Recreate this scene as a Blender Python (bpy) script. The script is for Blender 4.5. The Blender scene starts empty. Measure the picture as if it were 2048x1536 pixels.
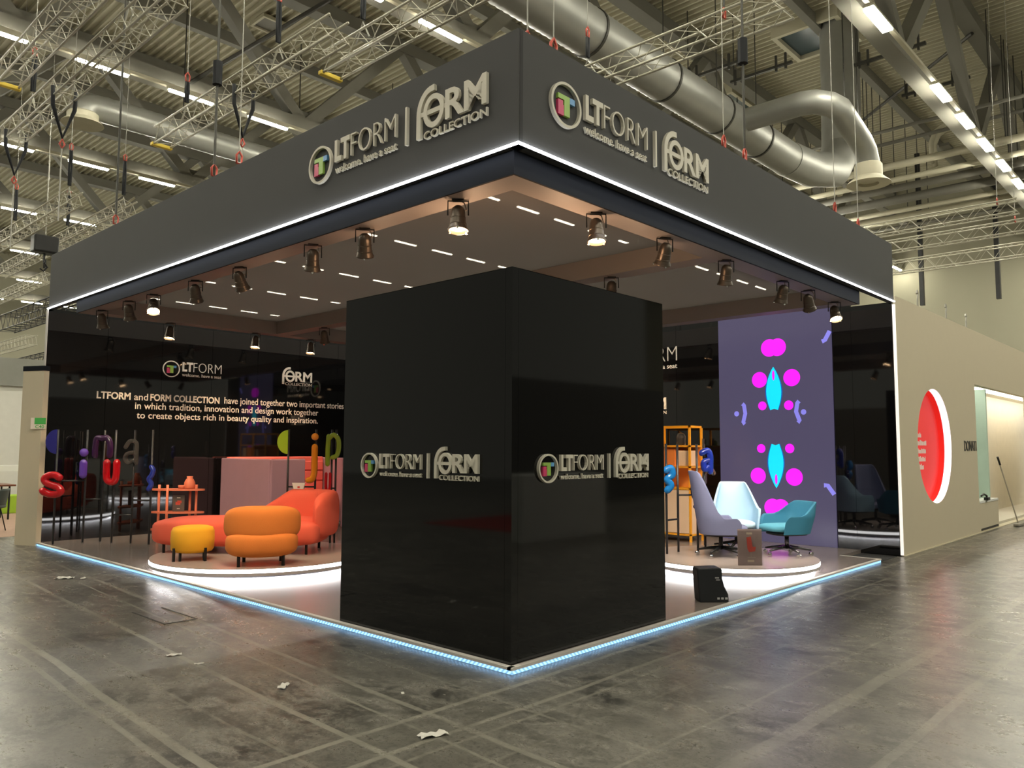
import bpy, bmesh, math, random
from mathutils import Vector, Matrix
random.seed(7)
C = bpy.context.scene.collection
SC = bpy.context.scene
PI = math.pi
R_ = math.radians

# ------------------------------------------------------------------ camera
cam_d = bpy.data.cameras.new('camera')
cam = bpy.data.objects.new('camera', cam_d); C.objects.link(cam)
yaw, pit, rol = R_(42.957), R_(4.6216), R_(0.2349)
fw = Vector((math.cos(yaw)*math.cos(pit), math.sin(yaw)*math.cos(pit), math.sin(pit)))
rt = Vector((math.sin(yaw), -math.cos(yaw), 0)); up = rt.cross(fw)
rt2 = math.cos(rol)*rt + math.sin(rol)*up; up2 = -math.sin(rol)*rt + math.cos(rol)*up
m = Matrix((( rt2.x, up2.x, -fw.x, -4.1773), (rt2.y, up2.y, -fw.y, -3.8352), (rt2.z, up2.z, -fw.z, 1.6), (0, 0, 0, 1)))
cam.matrix_world = m
cam_d.sensor_width = 36; cam_d.lens = 1573.3746/2048*36
cam_d.clip_start = 0.05; cam_d.clip_end = 300
SC.camera = cam

# ------------------------------------------------------------------ world, exposure
w = bpy.data.worlds.new('hall_air'); SC.world = w; w.use_nodes = True
w.node_tree.nodes['Background'].inputs[0].default_value = (0.62, 0.60, 0.48, 1)
w.node_tree.nodes['Background'].inputs[1].default_value = 0.30
SC.view_settings.view_transform = 'Standard'; SC.view_settings.look = 'None'
SC.view_settings.exposure = 0.0; SC.view_settings.gamma = 1.0
SC.view_settings.use_curve_mapping = False
SC.cycles.use_denoising = True
SC.cycles.sample_clamp_indirect = 6.0
SC.cycles.sample_clamp_direct = 80.0
SC.cycles.max_bounces = 8
SC.cycles.transparent_max_bounces = 12
TUBE = 150.0        # strength of the hall tubes
PAR = 112.0         # watts of each stage lamp

# ------------------------------------------------------------------ materials
MATS = {}
def mat(name, col, rough=0.6, metal=0.0, emit=0.0, ecol=None, var=0.06, vscale=6.0, ior=1.45, coat=0.0, trans=0.0, bump=0.0, alpha=1.0):
    if name in MATS: return MATS[name]
    M = bpy.data.materials.new(name); M.use_nodes = True
    nt = M.node_tree; b = nt.nodes['Principled BSDF']
    b.inputs['Roughness'].default_value = rough; b.inputs['Metallic'].default_value = metal
    b.inputs['IOR'].default_value = ior; b.inputs['Coat Weight'].default_value = coat
    b.inputs['Transmission Weight'].default_value = trans; b.inputs['Alpha'].default_value = alpha
    tc = nt.nodes.new('ShaderNodeTexCoord')
    n = nt.nodes.new('ShaderNodeTexNoise'); n.inputs['Scale'].default_value = vscale; n.inputs['Detail'].default_value = 4
    nt.links.new(tc.outputs['Object'], n.inputs['Vector'])
    mx = nt.nodes.new('ShaderNodeMix'); mx.data_type = 'RGBA'
    mx.inputs[6].default_value = tuple(c*(1-var) for c in col)+(1,)
    mx.inputs[7].default_value = tuple(min(1, c*(1+var)) for c in col)+(1,)
    nt.links.new(n.outputs['Fac'], mx.inputs[0]); nt.links.new(mx.outputs[2], b.inputs['Base Color'])
    if bump:
        bp = nt.nodes.new('ShaderNodeBump'); bp.inputs['Strength'].default_value = bump; bp.inputs['Distance'].default_value = 0.004
        n2 = nt.nodes.new('ShaderNodeTexNoise'); n2.inputs['Scale'].default_value = 220
        nt.links.new(tc.outputs['Object'], n2.inputs['Vector'])
        nt.links.new(n2.outputs['Fac'], bp.inputs['Height']); nt.links.new(bp.outputs['Normal'], b.inputs['Normal'])
    if emit:
        b.inputs['Emission Color'].default_value = tuple(ecol or col)+(1,)
        b.inputs['Emission Strength'].default_value = emit
    MATS[name] = M
    return M

# ------------------------------------------------------------------ mesh builder
class MB:
    def __init__(s): s.v = []; s.f = []
    def add(s, vs, fs):
        k = len(s.v); s.v += [tuple(p) for p in vs]; s.f += [tuple(i+k for i in f) for f in fs]; return s
    def box(s, x0, x1, y0, y1, z0, z1, M=None):
        P = [Vector(p) for p in ((x0,y0,z0),(x1,y0,z0),(x1,y1,z0),(x0,y1,z0),(x0,y0,z1),(x1,y0,z1),(x1,y1,z1),(x0,y1,z1))]
        if M is not None: P = [M @ p for p in P]
        return s.add(P, [(0,3,2,1),(4,5,6,7),(0,1,5,4),(1,2,6,5),(2,3,7,6),(3,0,4,7)])
    def rbox(s, x0, x1, y0, y1, z0, z1, r=0.01, M=None):
        bm = bmesh.new(); bmesh.ops.create_cube(bm, size=1)
        for v in bm.verts:
            v.co = Vector((x0+(v.co.x+.5)*(x1-x0), y0+(v.co.y+.5)*(y1-y0), z0+(v.co.z+.5)*(z1-z0)))
        bmesh.ops.bevel(bm, geom=bm.edges[:], offset=r, segments=3, profile=0.5, affect='EDGES')
        s.bm(bm, M); bm.free(); return s
    def bm(s, bm, M=None):
        bm.verts.ensure_lookup_table(); bm.verts.index_update()
        s.add([(M @ v.co) if M is not None else v.co for v in bm.verts], [[v.index for v in f.verts] for f in bm.faces])
    def tube(s, pts, r, seg=8, closed=False, caps=True):
        pts = [Vector(p) for p in pts]; n = len(pts)
        rs = r if isinstance(r, (list, tuple)) else [r]*n
        vs = []; fs = []; prev = None
        for i, p in enumerate(pts):
            if closed: d = pts[(i+1) % n]-pts[i-1]
            else: d = pts[min(i+1, n-1)]-pts[max(i-1, 0)]
            d = d.normalized() if d.length > 1e-9 else Vector((0,0,1))
            if prev is None:
                a = d.cross(Vector((0,0,1)))
                if a.length < 1e-3: a = d.cross(Vector((1,0,0)))
            else:
                a = prev - d*prev.dot(d)
                if a.length < 1e-6: a = d.cross(Vector((1,0,0)))
            a.normalize(); prev = a; b = d.cross(a)
            for k in range(seg):
                t = 2*PI*k/seg; vs.append(p+(a*math.cos(t)+b*math.sin(t))*rs[i])
        m_ = n if closed else n-1
        for i in range(m_):
            j = (i+1) % n
            for k in range(seg):
                k2 = (k+1) % seg; fs.append((i*seg+k, i*seg+k2, j*seg+k2, j*seg+k))
        if not closed and caps:
            fs.append(tuple(range(seg-1, -1, -1))); fs.append(tuple((n-1)*seg+k for k in range(seg)))
        return s.add(vs, fs)
    def lathe(s, prof, c=(0,0,0), seg=24, M=None, a0=0, a1=2*PI):
        full = abs(a1-a0-2*PI) < 1e-6; vs = []; fs = []; n = len(prof); ns = seg if full else seg+1
        for i in range(ns):
            t = a0+(a1-a0)*i/seg
            for (r, z) in prof:
                p = Vector((c[0]+r*math.cos(t), c[1]+r*math.sin(t), c[2]+z)); vs.append(M @ p if M is not None else p)
        for i in range(seg):
            j = (i+1) % ns
            for k in range(n-1):
                fs.append((i*n+k, j*n+k, j*n+k+1, i*n+k+1))
        return s.add(vs, fs)
    def sell(s, c, a, e1=0.5, e2=0.5, nu=32, nv=16, M=None, fn=None):
        def sg(x, e): return math.copysign(abs(x)**e, x)
        vs = []; fs = []
        for j in range(nv+1):
            v = -PI/2+PI*j/nv
            for i in range(nu):
                u = 2*PI*i/nu
                p = Vector((a[0]*sg(math.cos(v), e1)*sg(math.cos(u), e2), a[1]*sg(math.cos(v), e1)*sg(math.sin(u), e2), a[2]*sg(math.sin(v), e1)))
                if fn: p = fn(p)
                p = p+Vector(c); vs.append(M @ p if M is not None else p)
        for j in range(nv):
            for i in range(nu):
                i2 = (i+1) % nu; fs.append((j*nu+i, j*nu+i2, (j+1)*nu+i2, (j+1)*nu+i))
        return s.add(vs, fs)
    def prism(s, poly, d0, d1, M=None):
        n = len(poly)
        P = [Vector((x, y, d0)) for x, y in poly]+[Vector((x, y, d1)) for x, y in poly]
        if M is not None: P = [M @ p for p in P]
        fs = [tuple(range(n-1, -1, -1)), tuple(range(n, 2*n))]+[(i, (i+1) % n, n+(i+1) % n, n+i) for i in range(n)]
        return s.add(P, fs)
    def build(s, name, material, parent=None, smooth=False, auto=False):
        me = bpy.data.meshes.new(name); me.from_pydata(s.v, [], s.f); me.update()
        bm = bmesh.new(); bm.from_mesh(me); bmesh.ops.remove_doubles(bm, verts=bm.verts, dist=1e-6)
        bmesh.ops.recalc_face_normals(bm, faces=bm.faces); bm.to_mesh(me); bm.free()
        me.materials.append(material)
        if smooth or auto:
            for p in me.polygons: p.use_smooth = True
        if auto: me.set_sharp_from_angle(angle=R_(35))
        o = bpy.data.objects.new(name, me); C.objects.link(o)
        if parent is not None: o.parent = parent
        return o

def tag(o, label, cat, group=None, kind=None):
    o['label'] = label; o['category'] = cat
    if group: o['group'] = group
    if kind: o['kind'] = kind
    return o
def thing(name, label, cat, loc=(0,0,0), rotz=0.0, group=None, M=None):
    o = bpy.data.objects.new(name, None); o.empty_display_size = 0.1; C.objects.link(o)
    if M is not None: o.matrix_world = M
    else: o.location = loc; o.rotation_euler = (0, 0, rotz)
    return tag(o, label, cat, group)
def struct(o): o['kind'] = 'structure'; return o
def kids(o): return [c for c in bpy.data.objects if c.parent == o]
def copy_tree(o, parent=None):
    c = o.copy(); C.objects.link(c)
    if parent is not None: c.parent = parent
    for ch in kids(o): copy_tree(ch, c)
    return c
def clone(root, loc=None, rotz=None, label=None, group=None):
    c = copy_tree(root)
    if loc is not None: c.location = loc
    if rotz is not None: c.rotation_euler = (0, 0, rotz)
    if label: c['label'] = label
    if group: c['group'] = group
    return c
def frame(origin, right):
    r = Vector(right).normalized(); u = Vector((0,0,1)); n = r.cross(u); o = Vector(origin)
    return Matrix(((r.x,u.x,n.x,o.x),(r.y,u.y,n.y,o.y),(r.z,u.z,n.z,o.z),(0,0,0,1)))

# text as mesh, fitted into a box (s0..s1, t0..t1) of a local frame, front face towards +local z
def text_bm(body, s0, s1, t0, t1, depth=0.02, off=0.0, z0=0.0, res=4):
    cu = bpy.data.curves.new('lettering_curve', 'FONT'); cu.body = body; cu.offset = off; cu.resolution_u = res
    cu.extrude = 0.5
    ob = bpy.data.objects.new('lettering_curve', cu); C.objects.link(ob)
    dg = bpy.context.evaluated_depsgraph_get(); me = bpy.data.meshes.new_from_object(ob.evaluated_get(dg))
    vs = [v.co.copy() for v in me.vertices]; fs = [tuple(p.vertices) for p in me.polygons]
    bpy.data.objects.remove(ob); bpy.data.curves.remove(cu); bpy.data.meshes.remove(me)
    xs = [v.x for v in vs]; ys = [v.y for v in vs]; ax, bx, ay, by = min(xs), max(xs), min(ys), max(ys)
    out = [(s0+(v.x-ax)/(bx-ax)*(s1-s0), t0+(v.y-ay)/(by-ay)*(t1-t0), z0+(v.z+0.5)*depth) for v in vs]
    return out, fs
# flat shape bounded by several closed outlines (holes where they nest), extruded
def shape_bm(outlines, d0, d1):
    cu = bpy.data.curves.new('outline_curve', 'CURVE'); cu.dimensions = '2D'; cu.fill_mode = 'BOTH'; cu.extrude = 0.5
    for ol in outlines:
        sp = cu.splines.new('POLY'); sp.points.add(len(ol)-1); sp.use_cyclic_u = True
        for p, q in zip(sp.points, ol): p.co = (q[0], q[1], 0, 1)
    ob = bpy.data.objects.new('outline_curve', cu); C.objects.link(ob)
    dg = bpy.context.evaluated_depsgraph_get(); me = bpy.data.meshes.new_from_object(ob.evaluated_get(dg))
    vs = [(v.co.x, v.co.y, d0+(v.co.z+0.5)*(d1-d0)) for v in me.vertices]; fs = [tuple(p.vertices) for p in me.polygons]
    bpy.data.objects.remove(ob); bpy.data.curves.remove(cu); bpy.data.meshes.remove(me)
    return vs, fs
def ell(cx, cy, a, b, n=48): return [(cx+a*math.cos(2*PI*i/n), cy+b*math.sin(2*PI*i/n)) for i in range(n)]
def stroke(pts, wd):
    L = []; Rr = []
    for i, p in enumerate(pts):
        a = Vector(pts[max(i-1, 0)]); b = Vector(pts[min(i+1, len(pts)-1)]); d = (b-a).normalized(); n = Vector((-d.y, d.x))
        L.append((p[0]+n.x*wd/2, p[1]+n.y*wd/2)); Rr.append((p[0]-n.x*wd/2, p[1]-n.y*wd/2))
    return L+Rr[::-1]

# ------------------------------------------------------------------ palette
M_FASCIA = mat('matte_anthracite_fabric', (0.058,0.058,0.058), 0.75, bump=0.15, var=0.04, vscale=3)
M_RINGF = mat('dark_satin_lacquer', (0.008,0.010,0.015), 0.75, ior=1.25, var=0.05)
M_RINGU = mat('warm_grey_canopy_paint', (0.27,0.238,0.222), 0.55, var=0.03)
M_GLOSS = mat('black_gloss_acrylic', (0.0045,0.0045,0.005), 0.035, ior=1.75, var=0.02)
M_TOWER = mat('black_gloss_tower_panel', (0.003,0.003,0.0033), 0.05, ior=1.52, var=0.02)
M_ALU = mat('aluminium_tube', (0.40,0.38,0.30), 0.5, 0.2, var=0.04)
M_EDGE = mat('grey_aluminium_edge', (0.60,0.565,0.52), 0.5, 0.0, var=0.05)
M_LOGO = mat('cream_foam_lettering', (0.62,0.585,0.49), 0.5, var=0.02)
M_WHITETXT = mat('white_vinyl_lettering', (0.9,0.82,0.74), 0.5, var=0.02)
M_GREEN = mat('lime_green_acrylic', (0.30,0.50,0.10), 0.3, var=0.03)
M_PINK = mat('crimson_pink_acrylic', (0.62,0.06,0.16), 0.3, var=0.03)
M_BLUE = mat('sky_blue_acrylic', (0.12,0.33,0.62), 0.3, var=0.03)
M_LED = mat('white_led_strip', (1,1,1), 0.5, emit=16, ecol=(0.93,0.96,1.0))
M_PODLED = mat('white_podium_led', (1,1,1), 0.5, emit=7, ecol=(1.0,0.99,0.98))
M_GLOW = mat('white_podium_underglow', (1,1,1), 0.5, emit=50, ecol=(0.92,0.95,1.0))
M_TUBE = mat('fluorescent_tube_glow', (1,1,1), 0.5, emit=TUBE, ecol=(1.0,0.96,0.80))
M_LENS = mat('hot_lamp_lens', (1,0.8,0.6), 0.4, emit=26, ecol=(1.0,0.66,0.36))
M_BLACK = mat('black_painted_metal', (0.018,0.018,0.018), 0.42, 0.3, var=0.15)
M_CAN = mat('bronze_black_lamp_can', (0.12,0.095,0.075), 0.36, 0.7, var=0.2)
M_STEEL = mat('grey_painted_steel', (0.165,0.158,0.130), 0.6, 0.0, var=0.08, vscale=2)
M_DECKC = mat('cream_roof_sheet', (0.50,0.47,0.35), 0.65, 0.0, var=0.06, vscale=0.6)
M_DUCT = mat('galvanised_duct', (0.30,0.30,0.27), 0.42, 0.45, var=0.1, vscale=3)
M_HALLW = mat('hall_wall_paint', (0.27,0.255,0.185), 0.8, var=0.05, vscale=0.3)
M_BEIGE = mat('beige_stand_wall_paint', (0.60,0.53,0.385), 0.7, var=0.02)
M_POLE = mat('dark_grey_pole', (0.05,0.05,0.052), 0.35, 0.5, var=0.05)
M_RUBBER = mat('black_rubber', (0.015,0.015,0.015), 0.6)
M_CHROME = mat('chrome', (0.8,0.8,0.8), 0.12, 1.0)
M_SLING = mat('black_round_sling', (0.012,0.013,0.015), 0.8)
M_SHACK = mat('red_shackle', (0.40,0.07,0.05), 0.4, 0.5)
M_CHAIN = mat('steel_chain', (0.34,0.33,0.29), 0.5, 0.5)
M_WIRE = mat('dark_steel_wire', (0.06,0.058,0.05), 0.5, 0.5)

def floor_material():
    M = bpy.data.materials.new('scuffed_hall_concrete'); M.use_nodes = True; nt = M.node_tree; N = nt.nodes; Lk = nt.links
    b = N['Principled BSDF']; tc = N.new('ShaderNodeTexCoord')
    def noise(scale, det=6, rough=0.6, vec=None, dist=0.0):
        n = N.new('ShaderNodeTexNoise'); n.inputs['Scale'].default_value = scale; n.inputs['Detail'].default_value = det
        n.inputs['Roughness'].default_value = rough; n.inputs['Distortion'].default_value = dist
        Lk.new(vec or tc.outputs['Object'], n.inputs['Vector']); return n
    def ramp(src, stops):
        r = N.new('ShaderNodeValToRGB'); e = r.color_ramp.elements
        e[0].position, e[0].color = stops[0][0], stops[0][1]; e[1].position, e[1].color = stops[-1][0], stops[-1][1]
        for p, c in stops[1:-1]: x = e.new(p); x.color = c
        Lk.new(src, r.inputs[0]); return r
    def mix(a, c, fac, mode='MIX'):
        x = N.new('ShaderNodeMix'); x.data_type = 'RGBA'; x.blend_type = mode
        for sock, val in ((x.inputs[6], a), (x.inputs[7], c), (x.inputs[0], fac)):
            if hasattr(val, 'links') or hasattr(val, 'is_linked'): Lk.new(val, sock)
            else: sock.default_value = val
        return x.outputs[2]
    big = noise(0.55, 5, 0.6)
    base = ramp(big.outputs['Fac'], [(0.35, (0.115,0.107,0.088,1)), (0.65, (0.225,0.210,0.178,1))])
    mp = N.new('ShaderNodeMapping'); mp.inputs['Rotation'].default_value = (0,0,R_(-20)); mp.inputs['Scale'].default_value = (1.0,0.55,1)
    Lk.new(tc.outputs['Object'], mp.inputs['Vector'])
    bl = noise(4.6, 12, 0.82, mp.outputs['Vector'], 0.25)
    blr = ramp(bl.outputs['Fac'], [(0.455, (0,0,0,1)), (0.545, (1,1,1,1))])
    col = mix((0.024,0.022,0.018,1), base.outputs[0], blr.outputs[0])
    bl2 = noise(1.1, 6, 0.7, None, 0.6); r2 = ramp(bl2.outputs['Fac'], [(0.40, (0.20,0.20,0.20,1)), (0.66, (1,1,1,1))])
    col = mix(base.outputs[0], col, r2.outputs[0])
    sp = noise(34, 8, 0.75, None, 0.3); spr = ramp(sp.outputs['Fac'], [(0.50, (1,1,1,1)), (0.60, (0.35,0.35,0.35,1))])
    col = mix(col, spr.outputs[0], 0.7, 'MULTIPLY')
    # pale scrapes and paint flecks
    sc = noise(30, 5, 0.6, mp.outputs['Vector'], 0.25); scr = ramp(sc.outputs['Fac'], [(0.66, (0,0,0,1)), (0.72, (0.75,0.75,0.75,1))])
    col = mix(col, (0.34,0.32,0.27,1), scr.outputs[0])
    # worn adhesive lines running with the aisles
    sep = N.new('ShaderNodeSeparateXYZ'); Lk.new(tc.outputs['Object'], sep.inputs[0])
    wob = noise(0.5, 2)
    def math_(op, a, c=None):
        x = N.new('ShaderNodeMath'); x.operation = op
        for i, val in enumerate((a, c)):
            if val is None: continue
            if isinstance(val, (int, float)): x.inputs[i].default_value = val
            else: Lk.new(val, x.inputs[i])
        return x.outputs[0]
    wv = math_('MULTIPLY', math_('SUBTRACT', wob.outputs['Fac'], 0.5), 0.10)
    fade = noise(1.3, 5, 0.6); fr = ramp(fade.outputs['Fac'], [(0.30, (0.30,0.30,0.30,1)), (0.50, (1,1,1,1))])
    def line(axis, pos, wd, slope=0.0, strength=0.8):
        a = sep.outputs[axis]; o = sep.outputs[1-axis]
        d = math_('ABSOLUTE', math_('SUBTRACT', math_('ADD', math_('ADD', a, wv), math_('MULTIPLY', o, slope)), pos))
        mk = math_('LESS_THAN', d, wd)
        return math_('MULTIPLY', math_('MULTIPLY', mk, fr.outputs[0]), strength)
    tot = None
    for ax, pos, wd, sl, st in ((0,-2.22,0.030,-0.04,0.8),(0,-2.34,0.020,-0.03,0.55),(0,-1.50,0.022,-0.05,0.75),(0,-1.14,0.012,-0.06,0.7),(0,-0.93,0.022,-0.06,0.6),
                            (0,-3.1,0.02,-0.03,0.6),(0,-0.45,0.014,-0.04,0.4),(0,-1.86,0.012,-0.02,0.4),
                            (1,-0.14,0.022,0.0,0.8),(1,-0.48,0.020,0.0,0.7),(1,-0.62,0.013,0.0,0.5),(1,-1.86,0.05,0.02,0.45),(1,-1.45,0.012,0.02,0.45),(1,-2.4,0.03,0.0,0.4),(1,-0.95,0.012,0.02,0.3)):
        l = line(ax, pos, wd, sl, st); tot = l if tot is None else math_('MAXIMUM', tot, l)
    col = mix(col, (0.25,0.235,0.19,1), tot)
    Lk.new(col, b.inputs['Base Color'])
    rr = ramp(bl.outputs['Fac'], [(0.35, (0.36,0.36,0.36,1)), (0.7, (0.22,0.22,0.22,1))]); Lk.new(rr.outputs[0], b.inputs['Roughness'])
    b.inputs['IOR'].default_value = 1.6
    bp = N.new('ShaderNodeBump'); bp.inputs['Strength'].default_value = 0.13; bp.inputs['Distance'].default_value = 0.008
    bn = noise(13, 6, 0.6, None, 0.5); Lk.new(bn.outputs['Fac'], bp.inputs['Height']); Lk.new(bp.outputs['Normal'], b.inputs['Normal'])
    return M

def sheer_material():
    M = bpy.data.materials.new('sheer_grey_ceiling_fabric'); M.use_nodes = True; nt = M.node_tree; N = nt.nodes
    b = N['Principled BSDF']; b.inputs['Base Color'].default_value = (0.16,0.14,0.12,1); b.inputs['Roughness'].default_value = 0.7
    tl = N.new('ShaderNodeBsdfTranslucent'); tl.inputs[0].default_value = (0.235,0.215,0.205,1)
    ad = N.new('ShaderNodeMixShader'); ad.inputs[0].default_value = 0.5
    nt.links.new(b.outputs[0], ad.inputs[1]); nt.links.new(tl.outputs[0], ad.inputs[2])
    t = N.new('ShaderNodeBsdfTransparent'); t.inputs[0].default_value = (0.9,0.87,0.82,1)
    mx = N.new('ShaderNodeMixShader'); nz = N.new('ShaderNodeTexNoise'); nz.inputs['Scale'].default_value = 0.8
    mr = N.new('ShaderNodeMapRange'); mr.inputs[3].default_value = 0.86; mr.inputs[4].default_value = 0.90
    nt.links.new(nz.outputs['Fac'], mr.inputs[0]); nt.links.new(mr.outputs[0], mx.inputs[0])
    nt.links.new(t.outputs[0], mx.inputs[1]); nt.links.new(ad.outputs[0], mx.inputs[2])
    nt.links.new(mx.outputs[0], N['Material Output'].inputs[0]); return M

def dotted_led():
    M = mat('blue_dotted_led_strip', (0.3,0.6,1.0), 0.4, emit=2.0, ecol=(0.27,0.56,0.95)); nt = M.node_tree; N = nt.nodes
    tc = N.new('ShaderNodeTexCoord'); wv = N.new('ShaderNodeTexWave'); wv.wave_type = 'BANDS'; wv.bands_direction = 'DIAGONAL'
    wv.inputs['Scale'].default_value = 15.0
    nt.links.new(tc.outputs['Object'], wv.inputs['Vector'])
    mr = N.new('ShaderNodeMapRange'); mr.inputs[3].default_value = 0.7; mr.inputs[4].default_value = 2.3
    nt.links.new(wv.outputs['Fac'], mr.inputs[0]); nt.links.new(mr.outputs[0], N['Principled BSDF'].inputs['Emission Strength'])
    return M
M_FLOOR = floor_material(); M_SHEER = sheer_material(); M_DOT = dotted_led()

# ------------------------------------------------------------------ hall shell
HX, HY = 40.0, 62.0
struct(MB().box(-25, HX, -25, HY, -0.3, 0.0).build('floor', M_FLOOR))
def roof():
    b = MB(); p = 0.27; x = -25.0; prof = []
    while x < HX:
        prof += [(x, 15.70), (x+0.17, 15.70), (x+0.19, 15.58), (x+0.25, 15.58)]; x += p
    vs = []; fs = []
    for (px, pz) in prof: vs += [(px, -25, pz), (px, HY, pz)]
    for i in range(len(prof)-1): fs.append((2*i, 2*i+1, 2*i+3, 2*i+2))
    b.add(vs, fs); return b.build('ceiling', M_DECKC)
struct(roof())
struct(MB().box(HX, HX+0.4, -25, HY, 0, 16).build('wall_right', M_HALLW))
struct(MB().box(-25, HX, HY, HY+0.4, 0, 16).build('wall_back', M_HALLW))
ROWS = [(-12.9,'row far behind the aisle'),(-5.45,'second row behind the aisle'),(2.0,'row over the stand front'),(9.43,'row over the stand rear'),(16.92,'row behind the stand'),(24.5,'second row behind the stand'),(32.1,'third row behind the stand'),(39.6,'fourth row behind the stand'),(47.1,'fifth row behind the stand'),(54.6,'row before the hall rear wall')]
for (ry, rn) in ROWS:
    t = thing('roof_girder', 'grey steel lattice girder under the roof, '+rn, 'roof girder', (0, ry, 0))
    MB().box(-24, HX, -0.2, 0.2, 11.2, 11.6).build('bottom_chord', M_STEEL, t)
    MB().box(-24, HX, -0.24, 0.24, 15.15, 15.57).build('top_chord', M_STEEL, t)
    xb = 8.6-7.6*4
    while xb < HX-2:
        for sgn in (-1, 1):
            a = Vector((xb, 0, 11.4)); c = Vector((xb+sgn*3.8, 0, 15.4)); d = c-a
            if c.x > HX: continue
            Mx = Matrix.Translation(a) @ d.to_track_quat('Z', 'Y').to_matrix().to_4x4()
            MB().box(-0.17, 0.17, -0.17, 0.17, 0, d.length, Mx).build('brace', M_STEEL, t)
        MB().box(xb-0.5, xb+0.5, -0.03, 0.03, 11.3, 11.9).build('gusset_plate', M_STEEL, t)
        xb += 7.6
    # continuous lighting trunking below the chord
    yo = -0.42
    tr = thing('lighting_trunking', 'thin cream cable trunking carrying the tube lights, '+rn, 'trunking', (0, ry+yo, 0))
    MB().box(-24, HX, -0.05, 0.05, 11.06, 11.14).build('channel', M_DECKC, tr)
    k = -20
    xs = [4.3+2.27*i for i in range(-7, 16)] if ry != 2.0 else [12.73]+[17.59+2.42*i for i in range(0, 9)]+[7.9, 3.0, 0.6, -1.8, -4.2, -9]
    for x in xs:
        if 'proto_tube' not in globals():
            proto_tube = thing('tube_light', '', 'tube light', (x, ry+yo, 11.0))
            MB().box(0, 1.28, -0.05, 0.05, 0.0, 0.06).build('housing', M_DECKC, proto_tube)
            MB().box(0.03, 1.25, -0.05, 0.05, -0.05, 0.0).build('lamp_tube', M_TUBE, proto_tube)
            q = proto_tube
        else: q = clone(proto_tube, (x, ry+yo, 11.0))
        if ry == 2.0: q.scale = (1, 2.2, 1)
        else: q.scale = (1, 1, 1)
        q['label'] = 'lit fluorescent tube fitting under the roof girder, '+rn; q['group'] = 'tube lights in the '+rn
# purlins between girders
for i, (y, n) in enumerate([(5.7,'between the two girders over the stand'),(13.2,'just beyond the stand rear wall'),(20.7,'between first and second rear girders'),(28.3,'between second and third rear girders'),(36,'deep in the hall')]):
    tag(MB().box(-24, HX, y-0.12, y+0.12, 15.2, 15.57).build('roof_purlin', M_STEEL), 'plain grey steel roof purlin '+n, 'roof beam')
# cross bracing rods
for i, (a, c, n) in enumerate([((9.0,9.43,15.1),(4.9,16.92,11.4),'crossing above the left fascia'),((24,2,15.1),(31.0,9.43,15.2),'near the right light row')]):
    tag(MB().tube([a, c], 0.06, 6).build('bracing_rod', M_WIRE), 'dark diagonal bracing rod under the roof '+n, 'rod')
# skylights
for (x, y, n) in [(21.3,6.0,'right of the corner, dark glazed'),(24.0,11.0,'above the duct branch'),(4.6,14.6,'in the top left of the roof')]:
    t = thing('roof_hatch', 'square roof hatch with deep pale upstand, '+n, 'roof hatch', (x, y, 15.3))
    b = MB()
    for (x0,x1,y0,y1) in ((-1.1,1.1,-1.1,-0.95),(-1.1,1.1,0.95,1.1),(-1.1,-0.95,-0.95,0.95),(0.95,1.1,-0.95,0.95)): b.box(x0,x1,y0,y1,-0.05,0.5)
    b.build('upstand', M_DECKC, t)
    MB().box(-0.95,0.95,-0.95,0.95,0.1,0.13).build('glazing', mat('dark_night_glazing',(0.05,0.08,0.09),0.15), t)

t = thing('roof_vent', 'small square white framed vent in the roof sheeting', 'vent', (8.6,19.1,15.45))
b = MB()
for (x0_,x1_,y0_,y1_) in ((-0.45,0.45,-0.45,-0.37),(-0.45,0.45,0.37,0.45),(-0.45,-0.37,-0.37,0.37),(0.37,0.45,-0.37,0.37)): b.box(x0_,x1_,y0_,y1_,0,0.12)
b.build('vent_frame', M_DECKC, t); MB().box(-0.37,0.37,-0.37,0.37,0.06,0.08).build('grille', M_STEEL, t)
# ------------------------------------------------------------------ ducts
def corr_tube(b, pts, r, seg=20): b.tube(pts, r, seg)
t = thing('main_air_duct', 'long galvanised spiral air duct running over the right side of the stand', 'air duct')
b = MB(); pts = []; rr = []
x = 1.0
while x < 17.6:
    pts.append((x, 5.5, 10.0)); rr.append(0.47); pts.append((x+0.09, 5.5, 10.0)); rr.append(0.483); x += 0.18
b.tube(pts, rr, 22); b.build('spiral_pipe', M_DUCT, t, auto=True)
for x in (2.3, 5.2, 8.1, 10.9, 13.4, 15.6):
    MB().lathe([(0.47,-0.03),(0.50,-0.03),(0.50,0.03),(0.47,0.03)], (0,0,0), 28, Matrix.Translation((x,5.5,10.0)) @ Matrix.Rotation(PI/2,4,'Y')).build('clamp_ring', M_WIRE, t)
    MB().tube([(x,5.5,10.5),(x,5.5,15.5)], 0.015, 5).build('hanger_rod', M_WIRE, t)
b = MB(); b.tube([(17.5,5.5,10.0),(19,5.4,10.05),(20.2,5.2,10.3),(21.0,5.2,11.2),(21.1,5.2,13.0),(21.1,5.2,15.4)], [0.5,0.52,0.56,0.6,0.6,0.6], 20).build('riser', M_DUCT, t, auto=True)
t = thing('branch_air_duct', 'branch of galvanised duct with elbow dropping to a round ceiling diffuser', 'air duct')
b = MB(); pts = [(14.25,5.3,10.0)]+[(14.27,5.1-0.2*i,10.02) for i in range(0,8)]+[(14.38,3.42,10.02),(14.62,3.14,9.95)]+[(14.9+0.2*i,3.02,9.88-0.055*i) for i in range(0,8)]+[(16.55,3.0,9.3),(16.72,3.0,9.05),(16.74,3.0,8.75)]
b.tube(pts, 0.29, 20).build('spiral_pipe', M_DUCT, t, auto=True)
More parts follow.
